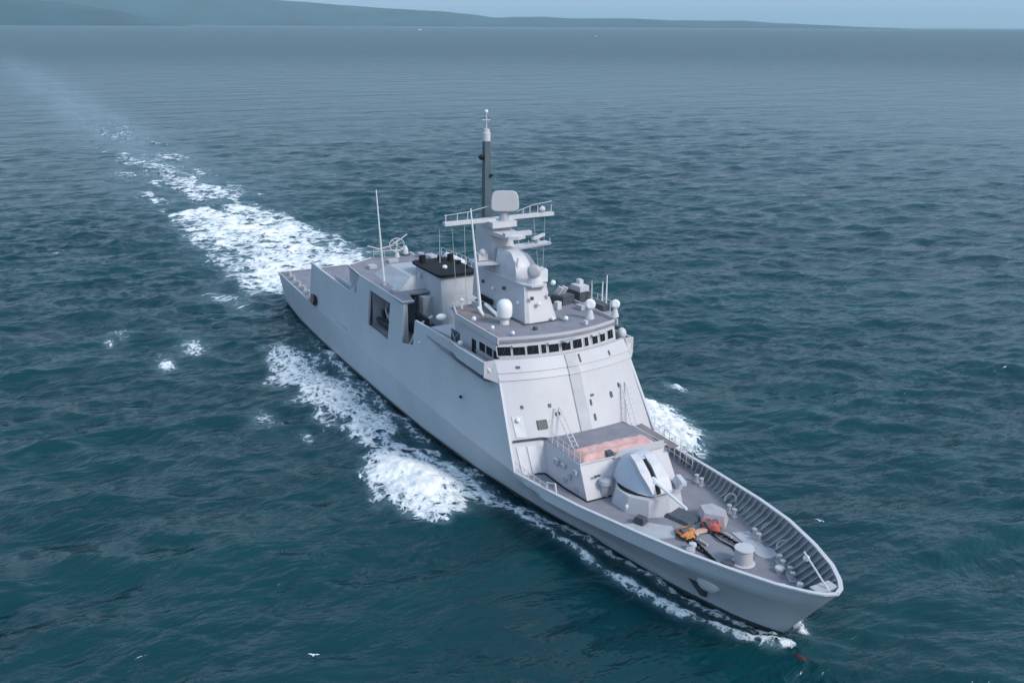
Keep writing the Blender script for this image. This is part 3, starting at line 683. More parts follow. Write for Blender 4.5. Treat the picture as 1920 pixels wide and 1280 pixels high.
# big radar reflector with rounded corners
c0 = Vector((-36.8, .15, 21.45)); q = Matrix.Rotation(math.radians(-26), 3, 'Z') @ Matrix.Rotation(math.radians(-8), 3, 'Y')
rr = []
for dxx, k in ((-.28, .86), (0.05, 1), (.2, .93)):
    r = []
    for i in range(24):
        t = 2*PI*i/24; cy_ = abs(math.cos(t))**.45*math.copysign(1, math.cos(t)); cz = abs(math.sin(t))**.45*math.copysign(1, math.sin(t))
        r.append(c0+q@Vector((dxx-.18*(1-cy_*cy_), cy_*1.22*k*(1-.07*cz), cz*.92*k)))
    rr.append(r)
rad = MB().loft(rr).obj('search_radar', M['super'], mast, smooth=True)
MB().lathe((-37.2, .3, 19.7), [(.5, 0), (.42, .5), (.3, 1.2)], 12).obj('radar_pedestal', 'grey', rad)
pole = MB().loft([[(x, y, 19.2) for x, y in ((-40.35, -.36), (-39.65, -.36), (-39.65, .36), (-40.35, .36))], [(x, y, 26.3) for x, y in ((-40.25, -.26), (-39.75, -.26), (-39.75, .26), (-40.25, .26))]]).obj('pole_mast', 'mastdark', mast)
MB().lathe((-40, 0, 26.3), [(.36, 0), (.36, .75), (.3, .8), (.28, 1.05)], 12).obj('lantern', 'light', pole)
MB().tube([(-40, 0, 27.3), (-40, 0, 28.7)], .06, 5).tube([(-40, -.42, 28.15), (-40, .42, 28.15)], .04, 4).tube([(-40.4, 0, 28.0), (-39.6, 0, 28.0)], .04, 4).obj('top_aerial', 'light', pole)
MB().ball((-40, 0, 28.85), .17).obj('masthead_lamp', 'white', pole)
MB().ball((-40, -.5, 24.9), .26, sz=.9).obj('sensor', 'black', pole)
MB().box((-39.7, .3, 23.3), (.3, .3, .25)).obj('sensor', 'black', pole)
# halyards and stays
for a_, b_ in (((-37.6, -4.6, 19.7), (-37.4, -4.3, 12.6)), ((-37.6, -3.4, 19.7), (-37.0, -3.6, 12.6)), ((-37.6, 4.7, 19.7), (-37.3, 4.3, 12.6)), ((-37.6, 3.5, 19.7), (-36.8, 3.9, 12.6)), ((-40, 0, 22.5), (-57.0, 0, 12.0))):
    MB().tube([a_, b_], .022, 4).obj('stay_wire', 'grey', mast)
for z in np.arange(12.9, 19.0, .45): MB().tube([(-36.0-.21*(z-12.4), -.5, z), (-35.86-.21*(z-12.4), -.5, z), (-35.86-.21*(z-12.4), -.1, z), (-36.0-.21*(z-12.4), -.1, z)], .025, 4).obj('rung', 'grey', tower)
# fire-control director at the front of the platform
dr = MB().lathe((-31.3, .1, 15.42), [(.75, 0), (.6, .45), (.55, .6)], 14).box((-31.35, .25, 16.25), (.9, 1.3, .8), -.3).obj('gun_director', 'light', mast)
qa = Vector((.72, -.5, .18))
MB().lathe(Vector((-31.0, -.15, 16.5)), [(.15, -.25), (.5, -.05), (.58, .1), (.5, .2), (.25, .27)], 18, qa).obj('dish', 'grey', dr, smooth=True)
MB().box((-31.1, .75, 16.05), (.75, .7, 1.0), -.3).obj('camera_housing', 'white', dr)
MB().tube([(-33.3, -.6, 15.4), (-33.2, -.5, 17.2)], .1, 5).obj('aerial', 'light', mast)
# small white lamps / fittings on the mast block
for p, r in (((-35.7, -1.62, 14.1), .17), ((-31.6, -1.33, 13.75), .22), ((-30.05, -.2, 13.9), .22), ((-29.6, .9, 12.6), .2), ((-31.3, 1.9, 15.2), .28)):
    MB().ball(p, r*.85, n=10, m=6).obj('lamp', 'white', mast)
for p in ((-30.25, -.75, 14.4), (-30.25, .95, 14.5), (-37.6, -1.6, 14.3), (-34, -1.45, 14.5)):
    MB().box(p, (.22, .22, .26)).obj('sensor', 'dark', mast)
MB().box((-36.6, -1.83, 12.9), (2.4, .1, .5)).obj('vent_opening', 'black', mast)

# ---- satcom dome
SD_ = 0
sat = MB().lathe((-30.9, -3.0, 12.34), [(.42, 0), (.36, .35), (.55, .6), (.6, .72)], 14).obj('satellite_dome', 'light', S)
MB().lathe((-30.9, -3.0, 13.0), [(.60, 0), (.66, .3), (.66, .85), (.58, 1.15), (.4, 1.38), (.15, 1.46), (.01, 1.47)], 20).obj('radome', 'white', sat, smooth=True)
# white round search lamps on cone pedestals
for x, y, k in ((-28.9, 4.15, 1.0), (-28.55, 6.5, .85)):
    o = MB().lathe((x, y, 12.3), [(.42*k, 0), (.22*k, .75*k), (.16*k, .9*k)], 12).obj('signal_lamp', 'light', S)
    MB().lathe((x, y, 12.3+1.3*k), [(.2*k, -.3*k), (.45*k, -.1*k), (.47*k, .12*k), (.3*k, .3*k)], 16, (.8, -.5, .2)).obj('lamp_drum', 'white', o, smooth=True)
o = MB().lathe((-27.6, 6.6, 9.35), [(.3, 0), (.25, 1.2)], 10).obj('binnacle', 'light', S); MB().ball((-27.6, 6.6, 11.0), .42, sz=1.3).obj('dome', 'light', o, smooth=True)
o = MB().lathe((-30.2, -6.4, 9.35), [(.2, 0), (.16, 1.0)], 10).obj('binnacle', 'light', S); MB().ball((-30.2-2.6, -6.2, 10.55), .26).obj('dome', 'white', o, smooth=True)
# decoy launchers and boxes to port
o = MB().box((-34.4, 4.6, 12.75), (1.9, 1.5, .8), .3).obj('decoy_launcher', 'dark', S)
for i in range(6): MB().tube([(-34.9+.3*(i % 3), 4.3+.4*(i//3), 13.1), (-34.6+.3*(i % 3), 4.6+.4*(i//3), 13.75)], .12, 8).obj('launch_tube', 'light', o)
o = MB().box((-34.7, 6.6, 12.8), (2.2, 1.3, .9), .1).obj('equipment_box', 'dark', S)
MB().box((-34.4, 6.6, 13.5), (1.4, 1.0, .5), .1).box((-34.9, 6.9, 13.9), (.6, .4, .4)).obj('instrument_head', 'light', o)
MB().box((-31.2, 6.6, 12.6), (2.0, 1.0, .55), .2).obj('equipment_box', 'dark', S)
for p, r in (((-29.1, 1.9, 12.62), .25), ((-27.6, -4.0, 12.6), .2), ((-32.2, -5.2, 12.75), .24), ((-29.4, -4.9, 12.7), .2)):
    MB().ball(p, r*.8, n=10, m=6, sx=1.2).obj('deck_lamp', 'white', roof)
MB().tube([(-33.0, -2.6, 12.5), (-35.2, -2.6, 12.9)], .16, 6).tube([(-33.6, -3.6, 12.45), (-34.6, -3.6, 12.9)], .12, 6).obj('stowed_spar', 'white', roof)
MB().tube([(-36.4, -4.3, 12.4), (-36.4, -4.3, 13.1)], .1, 6).ball((-36.4, -4.3, 13.2), .2).obj('deck_lamp', 'white', roof)
# roof guard rails
def rail(pts, z0, h, name, parent, gap=1.1, nr=2):
    posts = []
    P = [Vector((p[0], p[1], z0 if len(p) < 3 else p[2])) for p in pts]
    mb = MB()
    for a, b in zip(P[:-1], P[1:]):
        n = max(1, int((b-a).length/gap))
        for i in range(n+1): q = a+(b-a)*i/n; posts.append(q)
    for k in range(1, nr+1): mb.tube([p+Vector((0, 0, h*k/nr)) for p in P], .022, 4)
    o = mb.obj(name, 'light', parent)
    seen = []
    for q in posts:
        if any((q-s).length < .2 for s in seen): continue
        seen.append(q); MB().tube([q, q+Vector((0, 0, h))], .03, 4).obj('rail_post', 'light', o)
    return o
rail([(-28.8, 6.85), (-32.6, 7.35), (-34.4, 6.8)], 12.3, .95, 'guard_rail', S)
rail([(-37.4, -4.4), (-37.4, 4.4)], 12.34, .95, 'guard_rail', S)
rail([(-62.0, 5.4), (-57.5, 5.8), (-49, 5.9)], 10.93, .95, 'guard_rail', S)
rail([(-64.2, -2.0), (-64.2, 2.0)], 10.93, .95, 'guard_rail', S)

for x, y, sx_, sy_, sz_, mt in ((-36.2, 2.6, .9, .7, .6, 'grey'), (-36.6, -1.9-.9, .7, .5, .5, 'grey'), (-32.6, 3.2, .5, .5, .7, 'light'), (-27.6, 2.9, .35, .3, .35, 'light'), (-28.2, -1.6, .3, .3, .3, 'dark'), (-31.6, 4.9, .8, .5, .45, 'grey')):
    MB().box((x, y, 12.34+sz_/2), (sx_, sy_, sz_), .2).obj('equipment_box', mt, roof, bevel=.03)
for x, y, sx_, sy_, sz_ in ((-60.5, 3.5, 1.6, 1.0, .6), (-59.8, -3.9, .9, .9, .4), (-61.5, -.8, .7, 1.2, .35), (-62.5, 3.0, .6, .6, .5), (-49.4, -5.5, .7, .5, .35)):
    MB().box((x, y, 10.93+sz_/2), (sx_, sy_, sz_), .1).obj('vent_box', 'grey', hroof, bevel=.03)
for k_ in range(3):
    o = MB().lathe((-59.5+1.5*k_, 5.2, 11.35), [(.38, -.6), (.4, -.55), (.4, .55), (.38, .6)], 14, (1, 0, 0)).obj('life_raft_canister', 'white', S, smooth=True)
# ---- loop antenna and small dome on the hangar roof
lat = MB().lathe((-63.6, .6, 10.93), [(.3, 0), (.2, .5)], 10)
ctr = Vector((-63.6, .6, 12.35))
ring = [ctr+Vector((0, 1.0*math.cos(t)*.9, .75*math.sin(t))) for t in np.linspace(0, 2*PI, 17)]
lat.tube([(-63.6, .6, 11.4), (-63.6, .6, 13.0)], .05, 5)
lat.tube(ring, .05, 5, cap=False).tube([(-63.6, -2.9, 12.55), (-63.6, -1.6, 12.1), (-63.6, -.3, 12.25), (-63.6, 1.0, 12.9), (-63.6, 1.9, 13.45)], .06, 5)
lat.tube([(-63.6, -2.2, 11.8), (-63.6, 1.4, 11.75)], .05, 5)
for t in (0.3, 1.3, 2.2, 3.4, 4.6, 5.5): lat.tube([ctr, ctr+Vector((0, .85*math.cos(t), .7*math.sin(t)))], .03, 4)
lat.obj('loop_antenna', 'light', S)
o = MB().lathe((-64.0, 1.8, 10.9), [(.55, 0), (.5, .25)], 12).obj('small_dome', 'dark', S); MB().lathe((-64.0, 1.8, 11.15), [(.36, 0), (.3, .5), (.15, .85), (.02, .95)], 12).obj('dome', 'light', o)
# crane boom and struts behind the funnel
MB().tube([(-44.5, 4.6, 12.9), (-49.5, 4.4, 13.6)], .16, 6, .1).obj('crane_boom', 'light', S)
MB().tube([(-42.5, 2.5, 10.2), (-46, 3.6, 12.6)], .12, 6).obj('crane_post', 'light', S)
# things in the well between funnel and bridge
MB().ball((-40.2, -4.6, 10.7), .32, sy=1.6).obj('white_dome', 'white', S)
MB().box((-43.8, -4.6, 7.0), (1.6, 1.4, 1.1)).obj('locker', 'grey', S)
MB().box((-43.6, -4.4, 8.4), (1.0, .9, 1.6)).obj('winch', 'dark', S)
MB().tube([(-44.8, -6.0, 6.5), (-43.2, -5.6, 9.2), (-43.0, -4.2, 10.0)], .13, 6).obj('davit_arm', 'light', S)

# ---- ship's boat in the starboard bay
boat = empty('rubber_boat', (-51.3, -4.9, 7.1), 'dark rubber boat stowed in the recess in the near side of the ship', 'boat')
mb = MB(); pts = [(-2.3, -.75, 0), (0, -.8, 0), (1.4, -.7, .1), (2.3, 0, .35), (1.4, .7, .1), (0, .8, 0), (-2.3, .75, 0)]
mb.tube(pts, .26, 8); mb.obj('tube', 'boat', boat, smooth=True)
MB().loft([[(-2.2, -.7, -.1), (-2.2, 0, -.4), (-2.2, .7, -.1)], [(1.3, -.6, 0), (1.3, 0, -.4), (1.3, .6, 0)], [(2.1, -.05, .2), (2.1, 0, .15), (2.1, .05, .2)]], closed=False).obj('hull', 'dark', boat)
MB().box((-.4, 0, .5), (.6, .5, .9)).obj('console', 'light', boat); MB().box((-2.45, 0, .4), (.4, .5, .9)).obj('outboard_motor', 'dark', boat)
MB().tube([(-53.6, -4.2, 9.9), (-51.5, -5.6, 8.6), (-50.2, -5.9, 8.1)], .09, 6).tube([(-50.0, -3.8, 9.8), (-49.6, -5.4, 8.4)], .08, 6).obj('davit_arm', 'grey', S)

# ---- stern gear: round opening with red-brown drum at the end of the side wall
MB().loft([[(-73.55, -6.5, 4.4), (-73.55, -6.5, 6.6), (-73.55, -6.3, 6.6), (-73.55, -6.3, 4.4)], [(-71.0, -6.97, 4.15), (-70.5, -6.85, 5.4), (-70.5, -6.8, 5.4), (-71, -6.92, 4.15)]]).obj('fairlead_plate', 'grey', S)
MB().lathe((-71.4, -7.0, 4.9), [(.75, -.02), (.75, .06)], 18, (0, -1, .1), 1.3, .85).obj('fairlead_opening', 'black', S)
MB().lathe((-71.9, -7.08, 4.95), [(.62, 0), (.62, .05), (.35, .08)], 16, (0, -1, .1)).obj('fairlead_drum', paint('worn_brown_steel', (.25, .14, .13), .7, .4, .3, 4), S)
for x, y in ((-86.5, -5.6), (-84, -5.8), (-81.0, -6.0), (-78.5, -6.1), (-76.0, -6.2), (-86.5, 5.4), (-82, 5.7)):
    MB().lathe((x-.3, y, 4.38), [(.2, 0), (.16, .5), (.22, .52)], 8).lathe((x+.3, y, 4.38), [(.2, 0), (.16, .5), (.22, .52)], 8).box((x, y, 4.42), (1.1, .45, .08)).obj('bollard', 'grey', S)
# step plates on port walls at the stern
MB().prism([(-66.5, -5.9), (-61.0, -5.9), (-61.0, -5.6)], 4.4, 9.0).obj('hangar_wing', 'light', S)

# ---- raised gun-deck platform
plat = MB().loft([[(-22.8, -4.3, DZ), (-18.6, -4.33, DZ), (-16.0, -4.05, DZ), (-16.0, 4.05, DZ), (-18.6, 4.33, DZ), (-22.8, 4.3, DZ)], [(-23.2, -3.75, 5.22), (-21.6, -3.75, 5.22), (-17.35, -3.9, 5.22), (-17.35, 3.9, 5.22), (-21.6, 3.75, 5.22), (-23.2, 3.75, 5.22)]]).obj('raised_platform', 'super', S)
MB().prism([(-23.1, -3.7), (-17.5, -3.8), (-17.5, 3.8), (-23.1, 3.7)], 5.22, 5.27).obj('platform_deck', 'deck', plat)
mb = MB(); mb.tube([(-17.3, -3.95, 5.3), (-17.3, 3.95, 5.3), (-21.6, 3.8, 5.3)], .07, 5); mb.obj('platform_edge', 'light', plat)
MB().loft([[(-21.4, 3.85, 5.3), (-21.4, 4.55, 5.42), (-21.4, 4.55, 5.36), (-21.4, 3.85, 5.24)], [(-16.6, 3.85, 5.3), (-16.4, 4.5, 5.42), (-16.4, 4.5, 5.36), (-16.6, 3.85, 5.24)]]).obj('fold_down_plate', 'deckbrown', plat)
MB().tube([(-22.3, -6.3, 2.95), (-21.45, -4.45, 2.95), (-18.6, -4.42, 2.95), (-15.9, -4.12, 2.95), (-15.9, 4.1, 2.95)], .06, 5).obj('deck_seam', 'black', plat)
# details on the front wall: door with lamp, box, vent stains, ladder, pipe
def fpt(y, z, o=.03):
    zs = [l[0] for l in LV]; xc = interp(z, zs, [l[1] for l in LV]); xe = interp(z, zs, [l[2] for l in LV]); ye = interp(z, zs, [l[3] for l in LV]); return (arc(y, xc, xe, ye)+o, y, z)
def plate(y0, y1, z0, z1, th, name, mat, parent, round_=False):
    return MB().loft([[fpt(y0, z0, .0), fpt(y0, z1, .0), fpt(y0, z1, th), fpt(y0, z0, th)], [fpt(y1, z0, .0), fpt(y1, z1, .0), fpt(y1, z1, th), fpt(y1, z0, th)]]).obj(name, mat, parent, bevel=.03 if round_ else 0)
d = plate(-6.0, -5.15, 5.5, 7.0, .07, 'door', 'light', front, True); MB().ball(fpt(-5.6, 6.75, .15), .2).obj('lamp', 'white', d)
plate(-4.1, -3.3, 5.95, 6.55, .14, 'locker', 'dark', front); plate(-2.4, -2.05, 6.75, 6.95, .16, 'vent', 'mastdark', front)
for y, z, w_, h_ in ((-2.75, 7.5, .22, .22), (-5.0, 7.6, .2, .2), (.95, 7.2, .12, .4), (1.2, 7.7, .3, .12), (3.1, 7.4, .2, .4), (4.1, 7.9, .14, .3), (1.05, 6.1, .14, .45), (-4.6, 10.4, .3, .14), (.8, 10.5, .12, .55), (3.9, 10.35, .12, .3)):
    plate(y-w_/2, y+w_/2, z-h_/2, z+h_/2, .1, 'fitting', 'dark', front)
d = plate(-6.2, -5.5, 3.0, 4.9, .08, 'door', 'light', front, True); plate(-5.35, -4.6, 3.0, 4.9, .08, 'door', 'light', front, True)
MB().tube([fpt(-6.3, 5.32, .1), fpt(-4.0, 5.32, .12), (-22.5, -3.6, 5.3)], .1, 5).obj('ledge', 'dark', front)
# ladders/struts from platform
lad = MB()
for dy in (-.22, .22): lad.tube([(-20.0, -2.6+dy, 5.3), fpt(-2.2+dy, 7.3, .15)], .045, 4)
for k in range(8): z = 5.5+k*.22; f = k/8; lad.tube([(-20.0-2.9*f, -2.8, z), (-20.0-2.9*f, -2.4, z)], .025, 4)
lad.obj('ladder', 'light', S)
lad = MB()
for dy in (-.25, .25): lad.tube([(-21.6, 4.0+dy, 5.3), fpt(4.6+dy, 8.0, .15)], .06, 4)
for k in range(8): f = k/8; lad.tube([(-21.6-2.0*f, 3.75+.6*f, 5.5+f*2.6), (-21.6-2.0*f, 4.25+.6*f, 5.5+f*2.6)], .03, 4)
lad.obj('ladder', 'light', S)
# scaffolding-like net / life raft cradle at the port edge
o = rail([(-22.0, 6.3), (-19.0, 6.15), (-16.4, 5.9)], DZ, 2.0, 'guard_rail', S, .7, 4)
rail([(-22.6, -6.5), (-20.5, -6.45), (-18.2, -6.3)], DZ, 1.0, 'guard_rail', S, .7, 2)
rail([(-21.6, -3.75), (-17.4, -3.85)], 5.25, .9, 'guard_rail', S, .8, 2)
# starboard wall details
for p, s_ in (((-20.2, -4.25, 4.4), (.5, .16, .5)), ((-19.2, -4.25, 4.5), (.4, .2, .3)), ((-18.2, -4.25, 4.0), (.25, .2, .5)), ((-18.8, -4.2, 3.5), (.5, .2, .3)), ((-17.6, -4.15, 4.6), (.4, .2, .3)), ((-17.3, -4.15, 3.4), (.3, .2, .3))):
    MB().box(p, s_).obj('fitting', 'grey', plat)
for p, s_ in (((-16.5, -2.9, 4.5), (.12, .5, .12)), ((-16.3, -2.2, 3.5), (.14, .6, .5)), ((-16.3, .5, 3.6), (.14, .5, .5))):
    MB().box(p, s_).obj('fitting', 'dark', plat)
MB().tube([(-18.0, -6.3, 2.9), (-18.0, -6.3, 4.1), (-17.2, -6.1, 4.3), (-16.8, -6.1, 2.9)], .08, 6).obj('gate_frame', 'light', S)

# ---- pink canvas on the platform
def lumpy(name, x0, x1, y0, y1, z0, h, mat, nx=28, ny=40, seed=1, parent=None, edge=.18, amp=.12):
    xs_ = np.linspace(0, 1, nx); ys_ = np.linspace(0, 1, ny); Xg, Yg = np.meshgrid(xs_, ys_)
    e = np.minimum.reduce([Xg/edge, (1-Xg)/edge, Yg/edge*2, (1-Yg)/edge*2]); e = np.clip(e, 0, 1)**.5
    wx = x0+(x1-x0)*Xg; wy = y0+(y1-y0)*Yg
    z = z0+h*e*(1-.1*Yg)+amp*e*(fbm(wx*1.6, wy*1.6, 4, seed)-.5)*2
    wx = wx+.12*(fbm(wx*1.2, wy*1.2, 2, seed+3)-.5)*2*(1-e)
    v = np.stack([wx, wy, z], -1).reshape(-1, 3).tolist(); f = []
    for j in range(ny-1):
        for i in range(nx-1): a = j*nx+i; f.append((a, a+1, a+nx+1, a+nx))
    mb = MB(); mb.add(v, f)
    skirt = [j*nx for j in range(ny)]+[(ny-1)*nx+i for i in range(1, nx)]+[j*nx+nx-1 for j in range(ny-2, -1, -1)]+[i for i in range(nx-2, 0, -1)]
    mb.loft([[v[i] for i in skirt], [(v[i][0], v[i][1], z0-.02) for i in skirt]], caps=False)
    return mb.obj(name, mat, parent, smooth=True)
o = lumpy('canvas_cover', -19.5, -17.5, -3.55, 3.3, 5.27, .42, 'pink', seed=4)
o['label'] = 'faded pink canvas cover spread across the platform behind the gun'; o['category'] = 'canvas cover'
MB().box((-17.6, -1.2, 5.5), (.5, .55, .4)).obj('hatch_box', 'dark', plat)
MB().loft([[(-17.3, -1.0, 5.25), (-17.3, 3.6, 5.25), (-17.3, 3.6, 5.75), (-17.3, -.6, 5.75)], [(-17.15, -1.0, 5.2), (-17.15, 3.6, 5.2), (-17.2, 3.6, 5.75), (-17.2, -.6, 5.75)]]).obj('wind_screen', 'super', plat)

# ---- naval gun
gun = MB().loft([[(-14.2+r*math.cos(t)*1.08, r*math.sin(t), z) for t in np.linspace(0, 2*PI, 11)[:-1]] for z, r in ((DZ, 2.65), (4.05, 2.35))]).obj('gun_pedestal', 'super', S)
MB().lathe((-14.5, 0, 4.05), [(2.05, 0), (2.05, .1)], 26).obj('turntable', 'black', gun)
prof = [(-17.0, 4.15, 1.15), (-17.1, 5.0, 1.25), (-16.7, 5.8, 1.2), (-15.9, 6.35, 1.0), (-15.0, 6.5, .95), (-14.2, 6.15, .95), (-13.4, 5.5, .95), (-12.8, 4.8, .95), (-12.45, 4.15, .9)]
# shield as a dome: rings across x
rings = []
nX = 16
for i in range(nX+1):
    x = -17.1+4.75*i/nX; f = i/nX
    top = interp(x, [-17.1, -16.6, -15.8, -15.0, -14.2, -13.3, -12.6, -12.35], [4.75, 5.75, 6.3, 6.45, 6.25, 5.5, 4.8, 4.4])
    hw = interp(x, [-17.1, -16.5, -15.5, -14.5, -13.3, -12.6, -12.35], [.9, 1.5, 1.8, 1.8, 1.55, 1.15, .85])
    r = []
    for k in range(17):
        t = PI*k/16; cy_ = math.copysign(abs(math.cos(t))**.62, math.cos(t)); sz = math.sin(t)**.62
        r.append((x, -hw*cy_*(1-.32*sz), 4.18+(top-4.18)*sz))
    rings.append(r)
sh = MB().loft(rings, closed=False); n_ = 17
sh.f.append(tuple(range(n_))); sh.f.append(tuple(nX*n_+k for k in range(n_)))
shield = sh.obj('gun_shield', paint('smooth_light_grey_shield', (.50, .54, .60), .5, .04, .05, 1), gun, smooth=True)
# front face plate with the dark elevation slot and side cheeks
for y, w_, mat_, nm in ((-.42, .34, 'black', 'barrel_slot'),):
    MB().loft([[(x+.06, y-w_/2, z+.05), (x+.06, y+w_/2, z+.05), (x-.05, y+w_/2, z-.05), (x-.05, y-w_/2, z-.05)] for x, z in ((-14.3, 6.22), (-13.6, 5.72), (-13.0, 5.15), (-12.5, 4.6), (-12.35, 4.25))]).obj(nm, mat_, shield)
MB().loft([[(x+.10, y0, z+.09), (x+.10, y1, z+.09), (x-.05, y1, z-.06), (x-.05, y0, z-.06)] for x, z, y0, y1 in ((-15.0, 6.4, -1.2, -.62), (-14.2, 6.18, -1.3, -.62), (-13.4, 5.6, -1.35, -.62), (-12.7, 4.9, -1.15, -.62), (-12.4, 4.3, -.95, -.62))]).obj('shield_ridge', 'light', shield)
MB().loft([[(x+.10, y0, z+.09), (x+.10, y1, z+.09), (x-.05, y1, z-.06), (x-.05, y0, z-.06)] for x, z, y0, y1 in ((-14.6, 6.34, -.2, .6), (-13.7, 5.85, -.2, .7), (-12.9, 5.1, -.2, .8), (-12.4, 4.3, -.2, .75))]).obj('shield_ridge', 'light', shield)
MB().tube([(-14.2, -.42, 5.25), (-12.6, -.42, 5.05)], .24, 10).obj('gun_mantlet', 'white', shield)
MB().tube([(-13.0, -.42, 5.1), (-9.2, -.38, 4.55)], .13, 10, .10).obj('gun_barrel', 'white', shield)
o = MB().lathe((-12.9, 1.75, 4.0), [(.3, 0), (.45, .5), (.3, .9)], 12).box((-12.4, 1.6, 4.9), (1.3, .35, .3), -.3).obj('gun_fitting', 'light', gun)
MB().lathe((-13.4, -2.35, DZ), [(.14, 0), (.16, .45), (.05, .6)], 8).obj('deck_vent', 'white', S)
MB().lathe((-16.2, -2.4, DZ), [(.35, 0), (.35, .9), (.5, 1.0), (.45, 1.3), (.1, 1.4)], 12).obj('deck_vent', 'grey', S)
MB().box((-10.7, .6, 3.03), (2.2, 1.7, .26), .25, .85).obj('foredeck_box', 'dark', S)  # flat dark box standing in for a shadow on the deck
# ---- gear on the foredeck
MB().prism([(-11.9, -3.9), (-9.2, -3.2), (-8.7, -1.6), (-10.0, -.9), (-11.4, -2.3)], DZ, 3.0).obj('deck_plate', 'grey', S)
MB().box((-11.4, -2.6, 3.3), (.9, .7, .4), .4, .7).obj('hatch', 'dark', S)
MB().prism([(-10.9, 1.9), (-9.4, 1.2), (-8.1, 2.2), (-9.0, 3.3), (-10.6, 3.1)], DZ, 3.65, [(-10.6, 2.0), (-9.5, 1.5), (-8.4, 2.3), (-9.2, 3.1), (-10.4, 2.9)]).obj('foredeck_box', 'deckpale', S)
for (x, y, matn, lab) in ((-8.5, -.85, 'orange', 'orange canvas cover wrapped over the nearer anchor winch'), (-8.5, 1.25, 'red', 'red canvas cover wrapped over the farther anchor winch')):
    w_ = MB().box((x, y, 3.05), (1.1, .9, .3)).lathe((x, y-.5, 3.35), [(.25, 0), (.25, 1.0)], 10, (0, 1, 0)).obj('anchor_winch', 'dark', S)
    # irregular bundle
    mb = MB(); ringsb = []
    for i in range(9):
        ph = PI*i/8; r = []
        for k in range(16):
            t = 2*PI*k/16; n = float(fbm(np.array([math.cos(t)*1.3+i*.4+x]), np.array([math.sin(t)*1.3+i*.3+y]), 3, 5)[0])
            rr_ = (.12+.95*n)*max(math.sin(ph), .02); r.append((x+rr_*1.2*math.cos(t), y+rr_*.95*math.sin(t), 3.22-.26*math.cos(ph)*(.3+1.6*n)))
        ringsb.append(r)
    o = MB().loft(ringsb).obj('winch_cover', matn, None, smooth=True)
    o['label'] = lab; o['category'] = 'canvas cover'; o['group'] = 'canvas covers on the anchor winches'
    # chain: links
    for j in range(14):
        xx = x+.7+j*.23; yy = y+(-.02 if y < 0 else .02)*j-(.30*j/14 if y < 0 else -.05*j/14)
        MB().tube([(xx-.13, yy, 3.02), (xx, yy+(.07 if j % 2 else 0), 3.04+(.0 if j % 2 else .09)), (xx+.13, yy, 3.04)], .085, 5).obj('chain_link', 'black', w_)
    MB().tube([(x+.9, y+.4, 2.98), (x+1.7, y+.45, 3.0)], .1, 6).obj('chain_stopper', 'rope', w_)
    MB().tube([(x+.6, y-.35, 2.97), (x+1.6, y-.55, 3.02), (x+2.6, y-.3, 2.97), (x+3.4, y-.5, 2.97)], .06, 5).obj('hose', 'black', w_)
    MB().lathe((x+4.1, y*.8, DZ), [(.42, 0), (.38, .18), (.2, .2)], 14).obj('hawse_pipe', 'dark', w_)
o = lumpy('canvas_strap', -8.75, -8.15, -.6, .95, 3.02, .16, 'peach', 10, 20, seed=9, edge=.3, amp=.1)
o['label'] = 'pale peach cloth lying between the orange and the red winch covers'; o['category'] = 'canvas cover'
cap_ = MB().lathe((-4.0, .25, DZ), [(.75, 0), (.78, .06), (.62, .12), (.58, 1.0), (.66, 1.08), (.64, 1.16), (.1, 1.2)], 22).obj('capstan', 'super', S, smooth=True)
MB().lathe((-4.3, 2.4, DZ), [(.75, 0), (.72, .08)], 20).obj('deck_hatch', 'grey', S)
MB().prism([(-7.4, 2.2), (-5.2, 1.9), (-4.8, 2.9), (-7.0, 3.4)], DZ, 2.96).obj('deck_plate', 'grey', S)
for x, y, rz in ((-9.5, 1, .15), (-2.6, 1, .45), (-1.2, 1, .5), (-6.0, 1, .3), (-14.5, 1, .1), (-9.5, -1, -.15), (-2.6, -1, -.45), (-6.0, -1, -.3), (.2, 0, 0)):
    y = y*(inner(x+.8, 1, DZ)[1]-.75)
    c, s_ = math.cos(rz), -math.sin(rz)
    mb = MB().box((x, y, DZ+.05), (1.15, .45, .1), -rz)
    for d_ in (-.33, .33): mb.lathe((x+d_*c, y+d_*s_, DZ+.1), [(.15, 0), (.13, .42), (.19, .45), (.18, .52)], 10)
    mb.obj('bollard', 'grey', S)
for x, y, r, h in ((-2.0, -2.1, .16, .4), (-3.4, -2.6, .12, .3), (-6.4, -2.2, .3, .5), (-5.9, -3.0, .22, .6), (-5.2, -2.7, .35, .35), (-6.9, -1.6, .25, .5), (-2.1, 1.6, .3, .35), (.1, 1.2, .2, .5), (-6.8, -3.3, .14, .5), (-.9, -1.6, .16, .2)):
    MB().lathe((x, y, DZ), [(r*.8, 0), (r*.7, h*.6), (r*1.15, h*.7), (r, h), (r*.2, h*1.1)], 10).obj('deck_vent', random.choice(['light', 'grey', 'white']), S)
for p in ((-6.1, 4.6), (-10.8, 5.3), (-3.9, 3.9)):
    MB().tube([(p[0]+.5*math.cos(t), p[1]-.3+.3*math.sin(t), 3.3+.3*math.sin(t*1.0)) for t in np.linspace(0, PI*1.3, 9)], .08, 6).obj('rope_coil', 'rope', S)
MB().tube([(3.45, 0, 5.0), (1.2, 0, 6.5)], .06, 6).obj('jackstaff', 'light', S); MB().ball((1.35, .1, 6.1), .2).obj('bow_lamp', 'white', S)
MB().box((3.0, 0, 5.06), (.8, 1.5, .1)).obj('bow_chock', 'grey', S)
